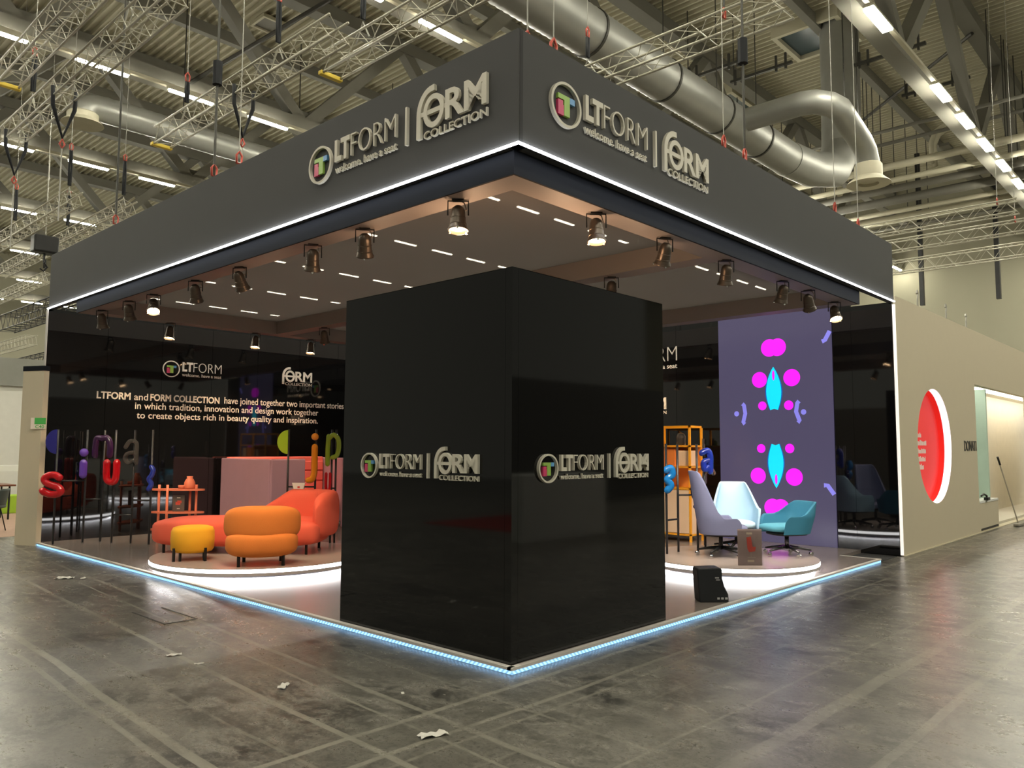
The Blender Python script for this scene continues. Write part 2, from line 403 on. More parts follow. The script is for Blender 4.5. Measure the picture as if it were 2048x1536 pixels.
MB().lathe([(0.31,0.25),(0.345,0.2),(0.345,-0.10),(0.52,-0.26),(0.54,-0.29),(0.25,-0.28),(0.25,-0.2),(0.0,-0.2)], (16.74,3.0,8.75), 28).build('diffuser', M_DECKC, t, auto=True)
for x in (15.2, 16.1): MB().tube([(x,3.0,10.1),(x,3.0,15.5)], 0.015, 5).build('hanger_rod', M_WIRE, t)
t = thing('far_air_duct', 'galvanised duct high behind the left fascia ending in a round diffuser', 'air duct')
b = MB(); pts = [(3.2,19.4,10.75),(3.2,19.4,10.95),(3.4,19.4,11.08)]; rr = [0.34,0.36,0.36]
for i in range(0, 70): pts += [(3.7+0.24*i,19.4,11.1),(3.82+0.24*i,19.4,11.1)]; rr += [0.36,0.372]
b.tube(pts, rr, 20).build('spiral_pipe', M_DUCT, t, auto=True)
MB().lathe([(0.34,0.15),(0.40,0.1),(0.40,-0.05),(0.52,-0.16),(0.54,-0.19),(0.2,-0.17),(0.0,-0.12)], (3.2,19.4,10.7), 28).build('diffuser', M_DECKC, t, auto=True)
for x in (6,10,14): MB().tube([(x,19.4,11.4),(x,19.4,15.5)], 0.02, 5).build('hanger_rod', M_WIRE, t)

# pipes and cable trays on the right, parallel to the stand side
PW = [(25.6,11.85,0.13,'upper of the pale pair below the branch duct'),(26.0,11.45,0.10,'lower of the pale pair below the branch duct'),(26.6,13.1,0.07,'thin dark line above the pale pair'),(27.5,11.6,0.14,'grey run, first under the pale pair'),(29.0,11.6,0.18,'broad grey run, second under the pale pair'),(30.6,11.6,0.10,'grey run, third under the pale pair'),(32.2,11.7,0.20,'thick pale pipe above the end wall'),(33.6,11.7,0.08,'thin dark run, lowest before the end wall'),(23.5,12.4,0.06,'thin dark line crossing behind the branch duct')]
for (x, z, r, n) in PW:
    t = thing('ceiling_pipe', 'horizontal service pipe, '+n, 'pipe', (x, 0, z))
    MB().tube([(0,-7,0),(0,16,0)], r, 12).build('pipe_run', M_DECKC if r in (0.13,0.10,0.20) else M_STEEL, t, smooth=True)
    for y in (-3, 1.5, 6, 10): MB().tube([(0,y,0),(0,y,15.5-z)], 0.018, 5).build('hanger_rod', M_WIRE, t)
t = thing('bent_pipe_pair', 'pair of pale pipes with a swept bend beside the duct diffuser', 'pipe')
for dx in (0, 0.4): MB().tube([(27+dx,4.1,12.1),(27+dx,4.1,12.9),(27+dx,3.95,13.25),(27+dx,3.6,13.45),(27+dx,2.4,13.5)], 0.09, 10).build('pipe_run', M_DECKC, t, smooth=True)
for y_ in (7.2, 3.2, -0.5):
    t = thing('cross_tray', 'slanting grey cable tray crossing under the grey pipe runs', 'cable tray', (25.0, y_, 11.95), 0, 'cross trays')
    MB().box(0,10,-0.15,0.15,0,0.08).build('tray', M_STEEL, t)
for (x, y, n) in [(18.3,6.6,'left of the corner light row'),(19.8,3.3,'below the square hatch'),(23.0,2.9,'right of the square hatch'),(17.2,7.6,'beside the main duct')]:
    t = thing('strut_bracket', 'short dark strut channel with upright clamps under the roof, '+n, 'bracket', (x, y, 13.2))
    MB().box(-0.05,0.05,-1.0,1.0,0,0.08).build('strut', M_WIRE, t)
    for k in (-0.8,-0.5,0.6,0.85): MB().box(-0.03,0.03,k-0.03,k+0.03,-0.1,0.4).build('clamp', M_WIRE, t)
    MB().tube([(0,0.9,0),(0,0.9,2.3)],0.02,5).build('hanger_rod', M_WIRE, t)
for (x, y, n) in [(36.0,3.9,'left one on the end wall'),(36.5,0.2,'right one on the end wall'),(35.5,6.9,'at the left end of the end wall')]:
    tag(MB().box(x-0.1,x+0.1,y-0.09,y+0.09,8.3,15.6).build('drop_strut', M_BLACK), 'vertical dark blue-black drop strut, '+n, 'strut')

# ------------------------------------------------------------------ rigging trusses (all run parallel to the stand's left face)
def truss(x, y0, y1, z, label, w=0.29, material=None, endcap=False, group='silver rigging trusses'):
    M_ = material or M_ALU; h = w/2
    t = thing('rigging_truss', label, 'lighting truss', (x, y0, z), 0, group); Lt = y1-y0
    for sx in (-h, h):
        for sz in (-h, h): MB().tube([(sx,0,sz),(sx,Lt,sz)], 0.018, 6).build('chord_tube', M_, t, smooth=True)
    b = MB(); n = max(2, int(Lt/0.48)); st = Lt/n
    for i in range(n):
        a, c = i*st, (i+1)*st; mid = (a+c)/2
        for sx in (-h, h):
            b.tube([(sx,a,-h),(sx,mid,h),(sx,c,-h)], 0.007, 5)
        b.tube([(-h,a,h),(h,mid,h),(-h,c,h)], 0.007, 5); b.tube([(-h,a,-h),(h,mid,-h),(-h,c,-h)], 0.007, 5)
        b.tube([(-h,a,-h),(h,a,-h)], 0.007, 5)
    b.build('lacing', M_, t)
    if endcap:
        MB().box(-h-0.03,h+0.03,-0.02,0.05,-h-0.03,-h+0.03).build('yellow_end_cap', mat('yellow_cap_plastic',(0.75,0.55,0.06),0.5), t)['label'] = 'yellow plastic end cap'
    return t
truss(-0.37, 5.2, 11.9, 7.0, 'silver truss in the upper left corner of the hall with two V slings below')
truss(1.45, 4.5, 9.8, 7.0, 'silver truss above the left fascia with yellow end low on the left', endcap=False)
truss(-0.9, 9.8, 2.0, 7.0, 'silver truss at the extreme upper left with a yellow end cap') if False else truss(-0.93, 5.5, 9.75, 7.25, 'silver truss at the extreme upper left, out of line with its neighbour')
truss(1.9, 1.0, 5.3, 6.95, 'silver truss nearest the picture top left of the booth corner')
truss(4.78, -0.05, 5.5, 7.0, 'silver truss crossing in front of the big air duct')
truss(1.6, 14.6, 23.0, 7.0, 'silver truss far left, upper of the two behind the left fascia end')
truss(2.68, 14.4, 24.5, 7.0, 'silver truss meeting the left fascia, lower of the two')
truss(16.0, -0.4, 3.6, 7.0, 'silver truss right of the stand, uppermost before the end wall')
truss(17.9, -1.5, 3.6, 7.0, 'silver truss right of the stand, middle one before the end wall')
truss(21.0, -2.5, 4.6, 7.1, 'silver truss right of the stand, lowest and farthest', w=0.35)
truss(3.9, 24.0, 30.0, 7.0, 'short silver truss hanging far behind the left fascia end')
truss(6.0, 33.0, 39.0, 6.0, 'distant silver truss low over the neighbouring stands', w=0.4)
for (x, y, z, n) in [(-0.93, 9.75, 7.1,'far upper left'),(1.45, 9.8, 6.85,'above the left fascia'),(1.9, 5.3, 6.8,'beside the two shallow logos')]:
    tag(MB().rbox(x-0.18,x+0.18,y-0.0,y+0.08,z-0.03,z+0.03,0.01).build('truss_end_guard', mat('yellow_cap_plastic',(0.75,0.55,0.06),0.5)), 'yellow plastic guard on a truss end, '+n, 'end guard')

def hang(x, y, z0, z1, label, dark=False, sling=0.5, bottom=None):
    """chain or wire from z0 up to z1, with a black sling at z0 and a red shackle"""
    t = thing('hoist_line', label, 'rigging line', (x, y, z0))
    zz = 0
    if sling:
        MB().tube([(0,-0.15,-0.04),(0,0,0.22),(0,0.15,-0.04)], 0.012, 6).build('bridle', M_CHAIN, t)
        MB().tube([(-0.018,0,0.26),(-0.024,0,0.26+sling*0.5),(-0.018,0,0.26+sling),(0.018,0,0.26+sling),(0.024,0,0.26+sling*0.5),(0.018,0,0.26)], 0.022, 7, closed=True).build('round_sling', M_SLING, t, smooth=True)
        zz = 0.26+sling
    MB().tube([(-0.03,0,zz+0.02),(-0.035,0,zz+0.12),(0,0,zz+0.17),(0.035,0,zz+0.12),(0.03,0,zz+0.02)], 0.014, 6, closed=True).build('shackle', M_SHACK, t, smooth=True)
    MB().tube([(0,0,zz+0.15),(0,0,z1-z0)], 0.016 if dark else 0.006, 6).build('wire', M_WIRE if dark else M_CHAIN, t)
    if bottom is not None:
        MB().tube([(0,0,0),(0,0,-bottom)], 0.010, 6).build('drop_wire', M_CHAIN, t)
    return t
HL = [(-0.37,6.6,7.2,'silver line with a black sling on the upper left truss',False,0.6),
      (-0.37,10.6,7.2,'silver line with a black sling, lower end of the upper left truss',False,0.6),
      (1.45,8.9,7.1,'line holding the yellow-ended truss above the left fascia',False,0.35),
      (1.45,6.0,7.1,'line with black sling mid truss above the left fascia',False,0.6),
      (1.9,4.6,7.1,'line on the topmost truss left of the booth corner',False,0.35),
      (4.78,0.8,7.1,'line on the truss in front of the duct, right end',True,0.0),
      (4.78,3.0,7.1,'line on the truss in front of the duct, left end',False,0.3),
      (1.6,15.0,7.1,'line on the upper far left truss, near end',False,0.8),
      (1.6,19.0,7.1,'line on the upper far left truss, far end',False,0.8),
      (2.68,14.8,7.1,'line on the far truss where it meets the fascia',False,0.8),
      (2.68,18.5,7.1,'line on the far truss left of the fascia end',False,0.8),
      (16.0,0.0,7.1,'short line on the uppermost right-hand truss',False,0.0),
      (17.9,0.0,7.1,'short line on the middle right-hand truss',False,0.0),
      (3.9,24.5,7.1,'line on the short distant truss',False,0.8)]
for (x,y,z,n,dk,sl) in HL: hang(x,y,z,15.5,n,dk,sl)
BL = [(0.3,4.81,'line above the left fascia with a red shackle, fourth from the corner'),
      (0.3,5.44,'dark line with chain bag above the left fascia middle'),(0.3,8.6,'long dark line above the far end of the left fascia'),
      (0.32,0.2,'bright shackle pair at the booth corner, left one'),(4.26,0.3,'dark hoist line above the right fascia near the duct elbow'),(3.75,0.3,'thin line above the right fascia under the truss'),
      (7.03,0.3,'line with red shackle above the right fascia end, left one'),(8.1,0.35,'line with red shackle above the right fascia end, right one'),(0.55,0.12,'bright shackle pair at the booth corner, right one')]
for i,(x,y,n) in enumerate(BL):
    i += 1
    t = hang(x,y,4.95 if i not in (4,9) else 4.75,15.5,n,i in (2,3,5),0.0)
    MB().tube([(-0.10,0,-0.5),(0,0,0.02),(0.10,0,-0.5)],0.010,6).build('bridle', M_CHAIN, t)
    if i in (2,5): MB().tube([(0,0,1.2),(0,0,1.5)],0.06,8).build('chain_bag', M_SLING, t)
for (x,y,n) in [(-0.37,9.0,'under the upper left truss, near one'),(-0.37,11.4,'under the upper left truss, lower end'),(1.45,6.95,'under the truss above the left fascia')]:
    t = thing('drop_sling', 'black V sling '+n, 'rigging line', (x,y,6.85))
    MB().tube([(-0.16,0,0.14),(-0.15,0,-0.15),(0,0,-0.62),(0.15,0,-0.15),(0.16,0,0.14)], 0.03, 7).build('round_sling', M_SLING, t, smooth=True)
    MB().tube([(0,0,-0.64),(-0.035,0,-0.72),(0,0,-0.78),(0.035,0,-0.72)], 0.016, 6, closed=True).build('shackle', M_SHACK, t, smooth=True)
    MB().tube([(0,0,-0.78),(0,0,-2.4 if x > 0 else -1.9)], 0.010, 6).build('wire', M_CHAIN, t)
# black truss with moving lights at far left
truss(2.3, 15.2, 22.0, 5.05, 'black truss far left carrying stage lamps', w=0.42, material=M_BLACK, group='black trusses')
truss(4.6, 24.0, 33.0, 4.55, 'lower black truss far left behind the stand wall edge', w=0.4, material=M_BLACK, group='black trusses')
t = thing('chain_hoist', 'black chain hoist with hooks above the black truss', 'hoist', (2.0,17.9,6.6))
MB().rbox(-0.28,0.28,-0.18,0.18,-0.22,0.22,0.05).build('motor_body', M_BLACK, t)
MB().tube([(0,0,-0.22),(0,0,-0.45),(0.08,0,-0.55),(0,0,-0.66),(-0.08,0,-0.6)],0.025,6).build('hook', M_BLACK, t)
MB().tube([(0,0,0.2),(0,0,8.9)],0.007,6).build('load_chain', M_CHAIN, t)
for (x,y,z,n,lit) in [(2.3,17.3,4.37,'near the hoist, lens lit',1),(2.3,16.4,4.37,'right beside the lit one',0)]:
    t = thing('stage_lamp', 'black theatre lantern hanging from the black truss, '+n, 'stage lamp', (x,y,z))
    MB().lathe([(0,0.35),(0.12,0.33),(0.16,0.2),(0.17,-0.25),(0.14,-0.25)],(0,0,0),18).build('can', M_BLACK, t, auto=True)
    MB().tube([(-0.2,0,0),(-0.2,0,0.45),(0.2,0,0.45),(0.2,0,0)],0.02,6).build('yoke', M_BLACK, t)
    MB().lathe([(0,0),(0.13,0.0)],(0,0,-0.22),16).build('lens', M_LENS if lit else M_BLACK, t)

# ------------------------------------------------------------------ the stand: plan x 0..8.5, y 0..10.49
L, RX = 10.487, 8.499
FT, FB = 4.742, 3.841
t = thing('booth_fascia', 'dark grey overhead fascia with a glowing white light line along its lower edge', 'fascia')
MB().box(0.0, 0.09, 0.0, L, FB, FT).build('fascia_panel', M_FASCIA, t)
MB().box(0.0005, RX, -0.001, 0.09, FB, FT).build('fascia_panel', M_FASCIA, t)
MB().box(0.012, 0.045, -0.004, -0.001, FB+0.005, FT-0.005).build('corner_joint', mat('joint_fabric_fold',(0.034,0.034,0.035),0.8), t)
MB().box(-0.024, 0.0, -0.024, L, FB+0.002, FB+0.014).build('led_strip', M_LED, t)
MB().box(0.0, RX, -0.024, 0.0, FB+0.002, FB+0.014).build('led_strip', M_LED, t)
# canopy ring below, with sheer fabric panels
ZB, ZM = 3.65, 3.88
XE, YE = 7.28, 9.32
t = thing('booth_canopy', 'suspended canopy frame with two sheer grey fabric ceiling panels', 'canopy')
x0, y0, wd = 0.045, 0.085, 0.27
MB().box(x0, x0+0.02, y0+0.02, YE, ZB, FB-0.001).box(x0, XE, y0, y0+0.02, ZB, FB-0.001).build('outer_face', M_RINGF, t)['label'] = 'dark satin outer face of the frame'
b = MB()
b.box(x0+0.02, x0+wd, y0+wd, YE-wd, ZB, ZM+0.1); b.box(x0+0.02, XE, y0+0.02, y0+wd, ZB, ZM+0.1); b.box(x0+0.02, XE, YE-wd, YE, ZB, ZM+0.1); b.box(XE-wd, XE, y0+wd, YE-wd, ZB, ZM+0.1)
b.build('frame_beam', M_RINGU, t)
MB().box(3.33, 3.6, y0+wd, YE-wd, ZB, ZM+0.1).build('middle_beam', M_RINGU, t)
MB().box(x0+wd, 3.33, y0+wd, YE-wd, ZM, ZM+0.004).build('fabric_panel', M_SHEER, t)
MB().box(3.6, XE-wd, y0+wd, YE-wd, ZM, ZM+0.004).build('fabric_panel', M_SHEER, t)

# back walls, tiled gloss panels about one metre square
def panel_wall(name, x0, x1, z1, M, gap=0.003):
    b = MB(); n = max(1, round((x1-x0)/0.985)); s = (x1-x0)/n; zs = [0.05, 0.985, 1.94, 2.92, z1]
    for i in range(n):
        for j in range(4): b.box(x0+i*s+gap, x0+(i+1)*s-gap, zs[j]+gap, zs[j+1]-gap, 0.0, 0.012, M)
    b.box(x0, x1, 0.0, z1, -0.06, 0.0, M)
    return b.build(name, M_GLOSS)
w1 = struct(panel_wall('wall_left', 0.0, RX, 3.855, frame((0, L+0.012, 0), (1,0,0))))
w2 = struct(panel_wall('wall_side', 0.0, 9.53, 4.05, frame((RX+0.012, L, 0), (0,-1,0))))
w3 = struct(panel_wall('wall_side_end', 0.0, 0.62, 3.85, frame((RX+0.012, 0.65, 0), (0,-1,0))))
struct(MB().box(RX+0.0, RX+0.05, 0.65, 0.95, 0.0, 4.0).build('wall_side_pier', M_GLOSS))
tag(MB().box(RX+0.015, RX+0.05, -0.006, 0.03, 0.02, FB-0.03).build('corner_light_profile', mat('white_profile_glow',(0.9,0.85,0.8),0.4,emit=0.8,ecol=(1,0.9,0.82))), 'thin bright vertical profile where the stand meets the beige wall', 'light strip')
tag(MB().box(-0.012, 0.0, L-0.01, L+0.07, 0.0, FB).build('wall_end_profile', M_EDGE), 'slim grey profile closing the left end of the black wall', 'edge profile')

# deck
DK = mat('glossy_grey_laminate_deck', (0.24,0.205,0.185), 0.22, ior=1.6, var=0.10, vscale=1.5)
t = thing('booth_platform', 'low glossy grey platform floor edged with a blue light strip', 'platform')
b = MB(); nx, ny = 4, 5
for i in range(nx):
    for j in range(ny):
        X0, X1 = 0.03+i*(7.62-0.03)/nx, 0.03+(i+1)*(7.62-0.03)/nx; Y0, Y1 = 0.07+j*(L-0.07)/ny, 0.07+(j+1)*(L-0.07)/ny
        b.box(X0+0.001, X1-0.001, Y0+0.001, Y1-0.001, 0.02, 0.05)
b.build('deck', DK, t)
b = MB(); b.box(-0.017, 0.03, 0.04, L-0.02, 0.031, 0.052); b.box(-0.017, 7.66, 0.028, 0.075, 0.031, 0.052); b.box(7.62, 7.66, 0.075, 0.6, 0.031, 0.052)
b.build('edge_trim', M_EDGE, t)
MB().box(-0.012, 0.0, 0.05, L-0.02, 0.004, 0.031).build('led_strip', M_DOT, t)
MB().box(-0.01, 7.655, 0.034, 0.05, 0.004, 0.031).build('led_strip', M_DOT, t)
struct(MB().box(7.62, RX, 0.6, L, 0.0, 0.05).build('floor_strip_right', DK))
tag(MB().box(7.68, 8.45, 0.06, 0.58, 0.0, 0.008).build('carpet_offcut', mat('charcoal_carpet',(0.03,0.03,0.03),0.9)), 'dark carpet offcut in the gap beside the platform end', 'carpet')

# tower
TX, TY, TT = 0.0373, 0.0895, 2.943
t = thing('display_tower', 'square black gloss tower standing at the front corner of the stand', 'tower')
MB().box(TX+0.004, TX+2.05, TY+0.004, TY+2.088, 0.051, TT-0.004).build('body', M_TOWER, t)
b = MB(); b.box(TX, TX+0.004, TY+0.07, TY+2.0917, 0.053, TT); b.box(TX+0.07, TX+2.0544, TY, TY+0.004, 0.053, TT)
b.build('gloss_panel', M_TOWER, t)
MB().box(TX-0.002, TX+0.066, TY-0.002, TY+0.066, 0.052, TT).build('corner_post', M_TOWER, t)
MB().box(TX, TX+2.0544, TY, TY+2.0917, TT-0.004, TT).build('top_cap', M_RINGF, t)

# ------------------------------------------------------------------ logos
def logo(M, wdt, label, group=None, parts=('lt','bar','form'), depth=0.03, flatmat=None, name='logo_sign'):
    k = wdt/2.46; lm = flatmat or M_LOGO; d = depth
    t = thing(name, label, 'logo', M=M, group=group)
    def P(vf, nm, mt): 
        b = MB(); b.add([(v[0]*k, v[1]*k, v[2]) for v in vf[0]], vf[1]); return b.build(nm, mt, t)
    if 'lt' in parts:
        P(shape_bm([ell(.19,.18,.19,.183), ell(.19,.18,.168,.161)], 0, d), 'ring', lm)
        P(shape_bm([[(.09,.255),(.205,.255),(.235,.255),(.235,.09),(.165,.09),(.165,.215),(.09,.215)]], 0, d*0.8), 'green_block', M_GREEN)['label'] = 'lime green block'
        P(shape_bm([[(.09,.205),(.15,.205),(.15,.17),(.16,.17),(.16,.085),(.09,.085)]], 0, d*0.8), 'pink_block', M_PINK)['label'] = 'pink block'
        P(shape_bm([[(.238,.255),(.30,.255),(.30,.205),(.238,.205)]], 0, d*0.8), 'blue_block', M_BLUE)['label'] = 'blue block'
        b1 = text_bm('LT', .436, .675, .143, .353, d, 0.042); b2 = text_bm('FORM', .69, 1.35, .143, .353, d, -0.022)
        b3 = text_bm('welcome. have a seat', .436, 1.352, .035, .105, d*0.7, 0.006)
        b = MB()
        for q in (b1,b2,b3): b.add([(v[0]*k, v[1]*k, v[2]) for v in q[0]], q[1])
        b.build('lettering', lm, t)
    if 'bar' in parts: P(shape_bm([[(1.478,.03),(1.502,.03),(1.502,.365),(1.478,.365)]], 0, d), 'divider_bar', lm)
    if 'form' in parts:
        arc = [(1.655,.035),(1.655,.18)]+[(1.655+.165*(1-math.cos(a)), .235+.195*math.sin(a)) for a in [i*PI/2/9 for i in range(0,10)]]+[(1.85,.432)]
        b = MB()
        for vf in (shape_bm([stroke(arc,.052)],0,d), shape_bm([ell(1.842,.235,.128,.142), ell(1.842,.235,.082,.096)],0,d), shape_bm([[(1.67,.215),(2.0,.215),(2.0,.255),(1.67,.255)]],0,d*0.9),
                   text_bm('RM', 1.985, 2.457, .115, .36, d, 0.022), text_bm('COLLECTION', 1.712, 2.457, .015, .083, d*0.7, 0.006)):
            b.add([(v[0]*k, v[1]*k, v[2]) for v in vf[0]], vf[1])
        b.build('form_lettering', lm, t)
    return t
logo(frame((-0.001, 2.766, 4.134), (0,-1,0)), 2.46, 'cream raised logo lettering on the left face of the fascia')
logo(frame((0.345, -0.001, 4.13), (1,0,0)), 2.45, 'cream raised logo lettering on the right face of the fascia')
logo(frame((TX-0.001, 1.882, 1.333), (0,-1,0)), 1.467, 'small cream logo on the left face of the black tower', depth=0.025)
logo(frame((0.313, TY-0.001, 1.333), (1,0,0)), 1.49, 'small cream logo on the right face of the black tower', depth=0.025)
logo(frame((1.898, L-0.001, 2.86), (1,0,0)), 2.04, 'white round emblem logo high on the left black wall', parts=('lt',), depth=0.012, flatmat=M_WHITETXT)
kf = 0.84
logo(frame((4.326-1.63*kf, L-0.001, 2.845), (1,0,0)), 2.46*kf, 'white collection logo on the left black wall beside the tower', parts=('form',), depth=0.012, flatmat=M_WHITETXT)
logo(frame((RX-0.001, 5.1+0.43, 3.035), (0,-1,0)), 2.46*1.285, 'white logo on the side wall, half hidden behind the tower', parts=('lt',), depth=0.012, flatmat=M_WHITETXT)
logo(frame((RX-0.001, 4.03+2.46*0.9, 2.222), (0,-1,0)), 2.46*0.9, 'white collection logo on the side wall behind the tower, lower one', parts=('form',), depth=0.012, flatmat=M_WHITETXT)
wt = thing('wall_text', 'three lines of white lettering across the left black wall', 'lettering', M=frame((0, L-0.001, 0), (1,0,0)))
SEG = [('LTFORM',.80,1.36,2.408,2.534,.03),('and',1.42,1.66,2.408,2.53,.008),('FORM COLLECTION',1.70,3.0,2.408,2.534,.026),('have joined together two important stories',3.10,5.832,2.378,2.545,.006),
                      ('in which tradition, innovation and design work together',1.442,5.195,2.215,2.375,.006),('to create objects rich in beauty quality and inspiration.',1.475,5.19,2.05,2.205,.008)]
for rows_ in (SEG[:4], SEG[4:5], SEG[5:]):
    b = MB()
    for (tx_, xa, xb, za, zb, off) in rows_:
        q = text_bm(tx_, xa, xb, za, zb, 0.006, off); b.add(q[0], q[1])
    b.build('text_line', M_WHITETXT, wt)

# ------------------------------------------------------------------ video screen
SB = mat('video_background_violet', (0.02,0.02,0.03), 0.25, emit=0.62, ecol=(0.118,0.100,0.190))
SM = mat('video_magenta', (0.1,0.02,0.1), 0.25, emit=1.0, ecol=(1.0,0.012,1.0))
SCY = mat('video_cyan', (0.02,0.1,0.1), 0.25, emit=1.0, ecol=(0.0,0.80,1.0))
SN = mat('video_deep_blue', (0.02,0.02,0.1), 0.25, emit=1.0, ecol=(0.0,0.12,0.50))
SL = mat('video_periwinkle', (0.1,0.1,0.2), 0.25, emit=1.0, ecol=(0.24,0.22,0.80))
t = thing('video_screen', 'tall violet video screen with magenta discs and cyan leaf shapes', 'screen', M=frame((RX-0.03, 2.935, 0.0), (0,-1,0)))
MB().box(0, 1.985, 0.052, 3.92, -0.027, 0.0).build('display_panel', SB, t)
def disc(nm, cx, cz, a, bb, mt, z=0.002): return MB().prism(ell(cx, cz, a, bb, 36), 0.0, z, None).build(nm, mt, t)
S0 = 2.935
for (y, z, r) in [(2.18,2.767,.135),(1.615,2.774,.143),(2.137,2.323,.075),(1.677,2.318,.08),(2.174,1.602,.075),(1.678,1.604,.078),(2.238,1.143,.135),(1.613,1.138,.143)]:
    disc('disc_graphic', S0-y, z, r, r, SM)
def blob(z, flip):
    b = MB(); b.prism(ell(S0-1.99, z, .15, .15, 30), 0, .002); b.prism(ell(S0-1.85, z, .15, .15, 30), 0, .0021); b.build('double_disc_graphic', SM, t)
blob(3.30, 1); blob(0.62, 0)
def leaf(yc, z0, z1, s):   # z0 notched end, z1 tip
    def outl(g):
        pts = []; n = 14
        for i in range(n+1):
            q = i/n; w_ = (0.075+0.075*math.sin(min(1,q/0.42)*PI/2)) if q < 0.42 else 0.15*max(0.0, math.cos((q-0.42)/0.58*PI/2))**0.85
            pts.append((w_*g, z0+(z1-z0)*q))
        return [(S0-yc+x, z) for x, z in pts]+[(S0-yc-x, z) for x, z in pts[::-1]]+[(S0-yc, z0+(z1-z0)*0.03)]
    b = MB(); b.add(*shape_bm([outl(1.0)], 0, 0.002)); b.build('leaf_outline_graphic', SN, t)
    b = MB(); b.add(*shape_bm([outl(0.88)], 0, 0.003)); b.build('leaf_graphic', SCY, t)
    MB().prism(ell(S0-yc, z0+(z1-z0)*0.80, 0.022, 0.085, 20), 0.0, 0.004).build('leaf_eye_graphic', SM, t)
leaf(1.93, 2.245, 2.975, 1); leaf(1.92, 1.68, 0.945, -1)
def bone(pts, nm='zigzag_graphic'):
    b = MB(); b.add(*shape_bm([stroke(pts, 0.07)], 0, 0.002)); b.build(nm, SL, t)
bone([(S0-2.50,2.37),(S0-2.47,2.34),(S0-2.45,2.20),(S0-2.49,2.05),(S0-2.46,2.02)]); bone([(S0-1.50,2.38),(S0-1.53,2.35),(S0-1.555,2.21),(S0-1.50,2.06),(S0-1.53,2.03)])
bone([(S0-1.10,3.33),(S0-1.05,3.35),(S0-0.97,3.49)]); bone([(S0-1.13,1.02),(S0-1.07,1.02),(S0-0.97,0.88)])
for y in (2.61,1.43): disc('star_graphic', S0-y, 2.2, .045, .045, SL)

# ------------------------------------------------------------------ stage lamps
lamp0 = thing('par_lamp', 'x', 'stage lamp', (0,0,ZB))
MB().box(-0.05,0.05,-0.03,0.03,-0.012,0).build('mount_plate', M_BLACK, lamp0)
MB().tube([(-0.085,0,-0.135),(-0.085,0,-0.012),(0.085,0,-0.012),(0.085,0,-0.135)], 0.007, 6).build('yoke', M_BLACK, lamp0)
MB().tube([(0.02,0,-0.01),(0.05,0.03,-0.02),(0.07,0.05,-0.07),(0.01,0.05,-0.09)], 0.006, 6).build('power_cable', mat('pale_flex',(0.30,0.24,0.2),0.5), lamp0, smooth=True)
can = MB().lathe([(0,0.085),(0.03,0.082),(0.052,0.06),(0.06,0.03),(0.062,-0.02),(0.066,-0.022),(0.066,-0.03),(0.064,-0.032),(0.068,-0.075),(0.072,-0.077),(0.072,-0.085),(0.070,-0.087),(0.083,-0.125),(0.086,-0.125),(0.086,-0.137),(0.078,-0.137),(0.074,-0.11)], (0,0,0), 22).build('can', M_CAN, lamp0, auto=True)
can.location = (0,0,-0.135)
lens_on = MB().lathe([(0,-0.118),(0.05,-0.116),(0.076,-0.110)], (0,0,0), 20).build('lens', M_LENS, can, smooth=True)
cl = MB()
for a in (0.5, 2.6, 4.7): cl.box(0.080*math.cos(a)-0.008, 0.080*math.cos(a)+0.008, 0.080*math.sin(a)-0.008, 0.080*math.sin(a)+0.008, -0.148, -0.132)
cl.build('lens_clip', M_CHROME, can)
LAMPS = [  # x, y, facing (deg), tilt (deg), power, label
 (0.19,0.85,-45,-8,1.0,'glowing black can lamp on the left canopy edge, closest to the booth corner'),
 (0.19,2.13,-40,30,0.8,'tilted black can lamp on the left canopy edge, second from the corner'),
 (0.19,3.0,-30,24,0.8,'black can lamp on the left canopy edge, third from the corner'),
 (0.19,4.5,-60,36,0.8,'black can lamp on the left canopy edge, fourth from the corner'),
 (0.19,5.6,-40,30,0.8,'black can lamp on the left canopy edge, fifth from the corner'),
 (0.22,6.9,-20,-34,0.9,'black can lamp on the left canopy edge with its lens glaring outward'),
 (0.19,7.65,-45,24,0.8,'black can lamp on the left canopy edge, seventh from the corner'),
 (0.22,8.75,-45,20,0.8,'black can lamp on the left canopy edge, farthest from the corner'),
 (1.25,0.22,-45,-10,1.0,'glowing black can lamp on the right canopy edge, closest to the booth corner'),
 (2.36,0.22,-30,28,0.8,'black can lamp on the right canopy edge, second from the corner'),
 (3.60,0.22,-45,22,0.8,'black can lamp on the right canopy edge at the middle beam'),
 (5.04,0.22,-30,22,0.8,'black can lamp on the right canopy edge, fourth from the corner'),
 (5.80,0.22,-80,36,0.8,'black can lamp on the right canopy edge, fifth from the corner'),
 (6.85,0.28,-50,-26,1.0,'black can lamp glaring beside the video screen top'),
 (3.46,1.65,-45,24,0.8,'black can lamp on the middle beam above the tower'),
 (1.45,9.2,-45,-12,1.0,'glowing can lamp before the left black wall, above the round emblem logo'),
 (3.0,9.2,-45,-12,1.0,'glowing can lamp before the left black wall, middle one'),
 (4.15,9.2,-45,-10,1.0,'glowing can lamp before the left black wall, beside the tower'),
 (3.46,7.7,-45,28,0.8,'dark can lamp on the middle beam at the tower edge'),
 (7.10,3.9,-45,12,1.0,'can lamp by the side wall, hidden above the tower top')]
for i, (x,y,fa,ti,pw,lb) in enumerate(LAMPS):
    q = lamp0 if i == 0 else copy_tree(lamp0)
    q.location = (x,y,ZB); q.rotation_euler = (0,0,R_(fa)); q['label'] = lb; q['group'] = 'stage lamps under the canopy'
    cn = [c for c in kids(q) if c.name.startswith('can')][0]; cn.rotation_euler = (R_(ti),0,0)
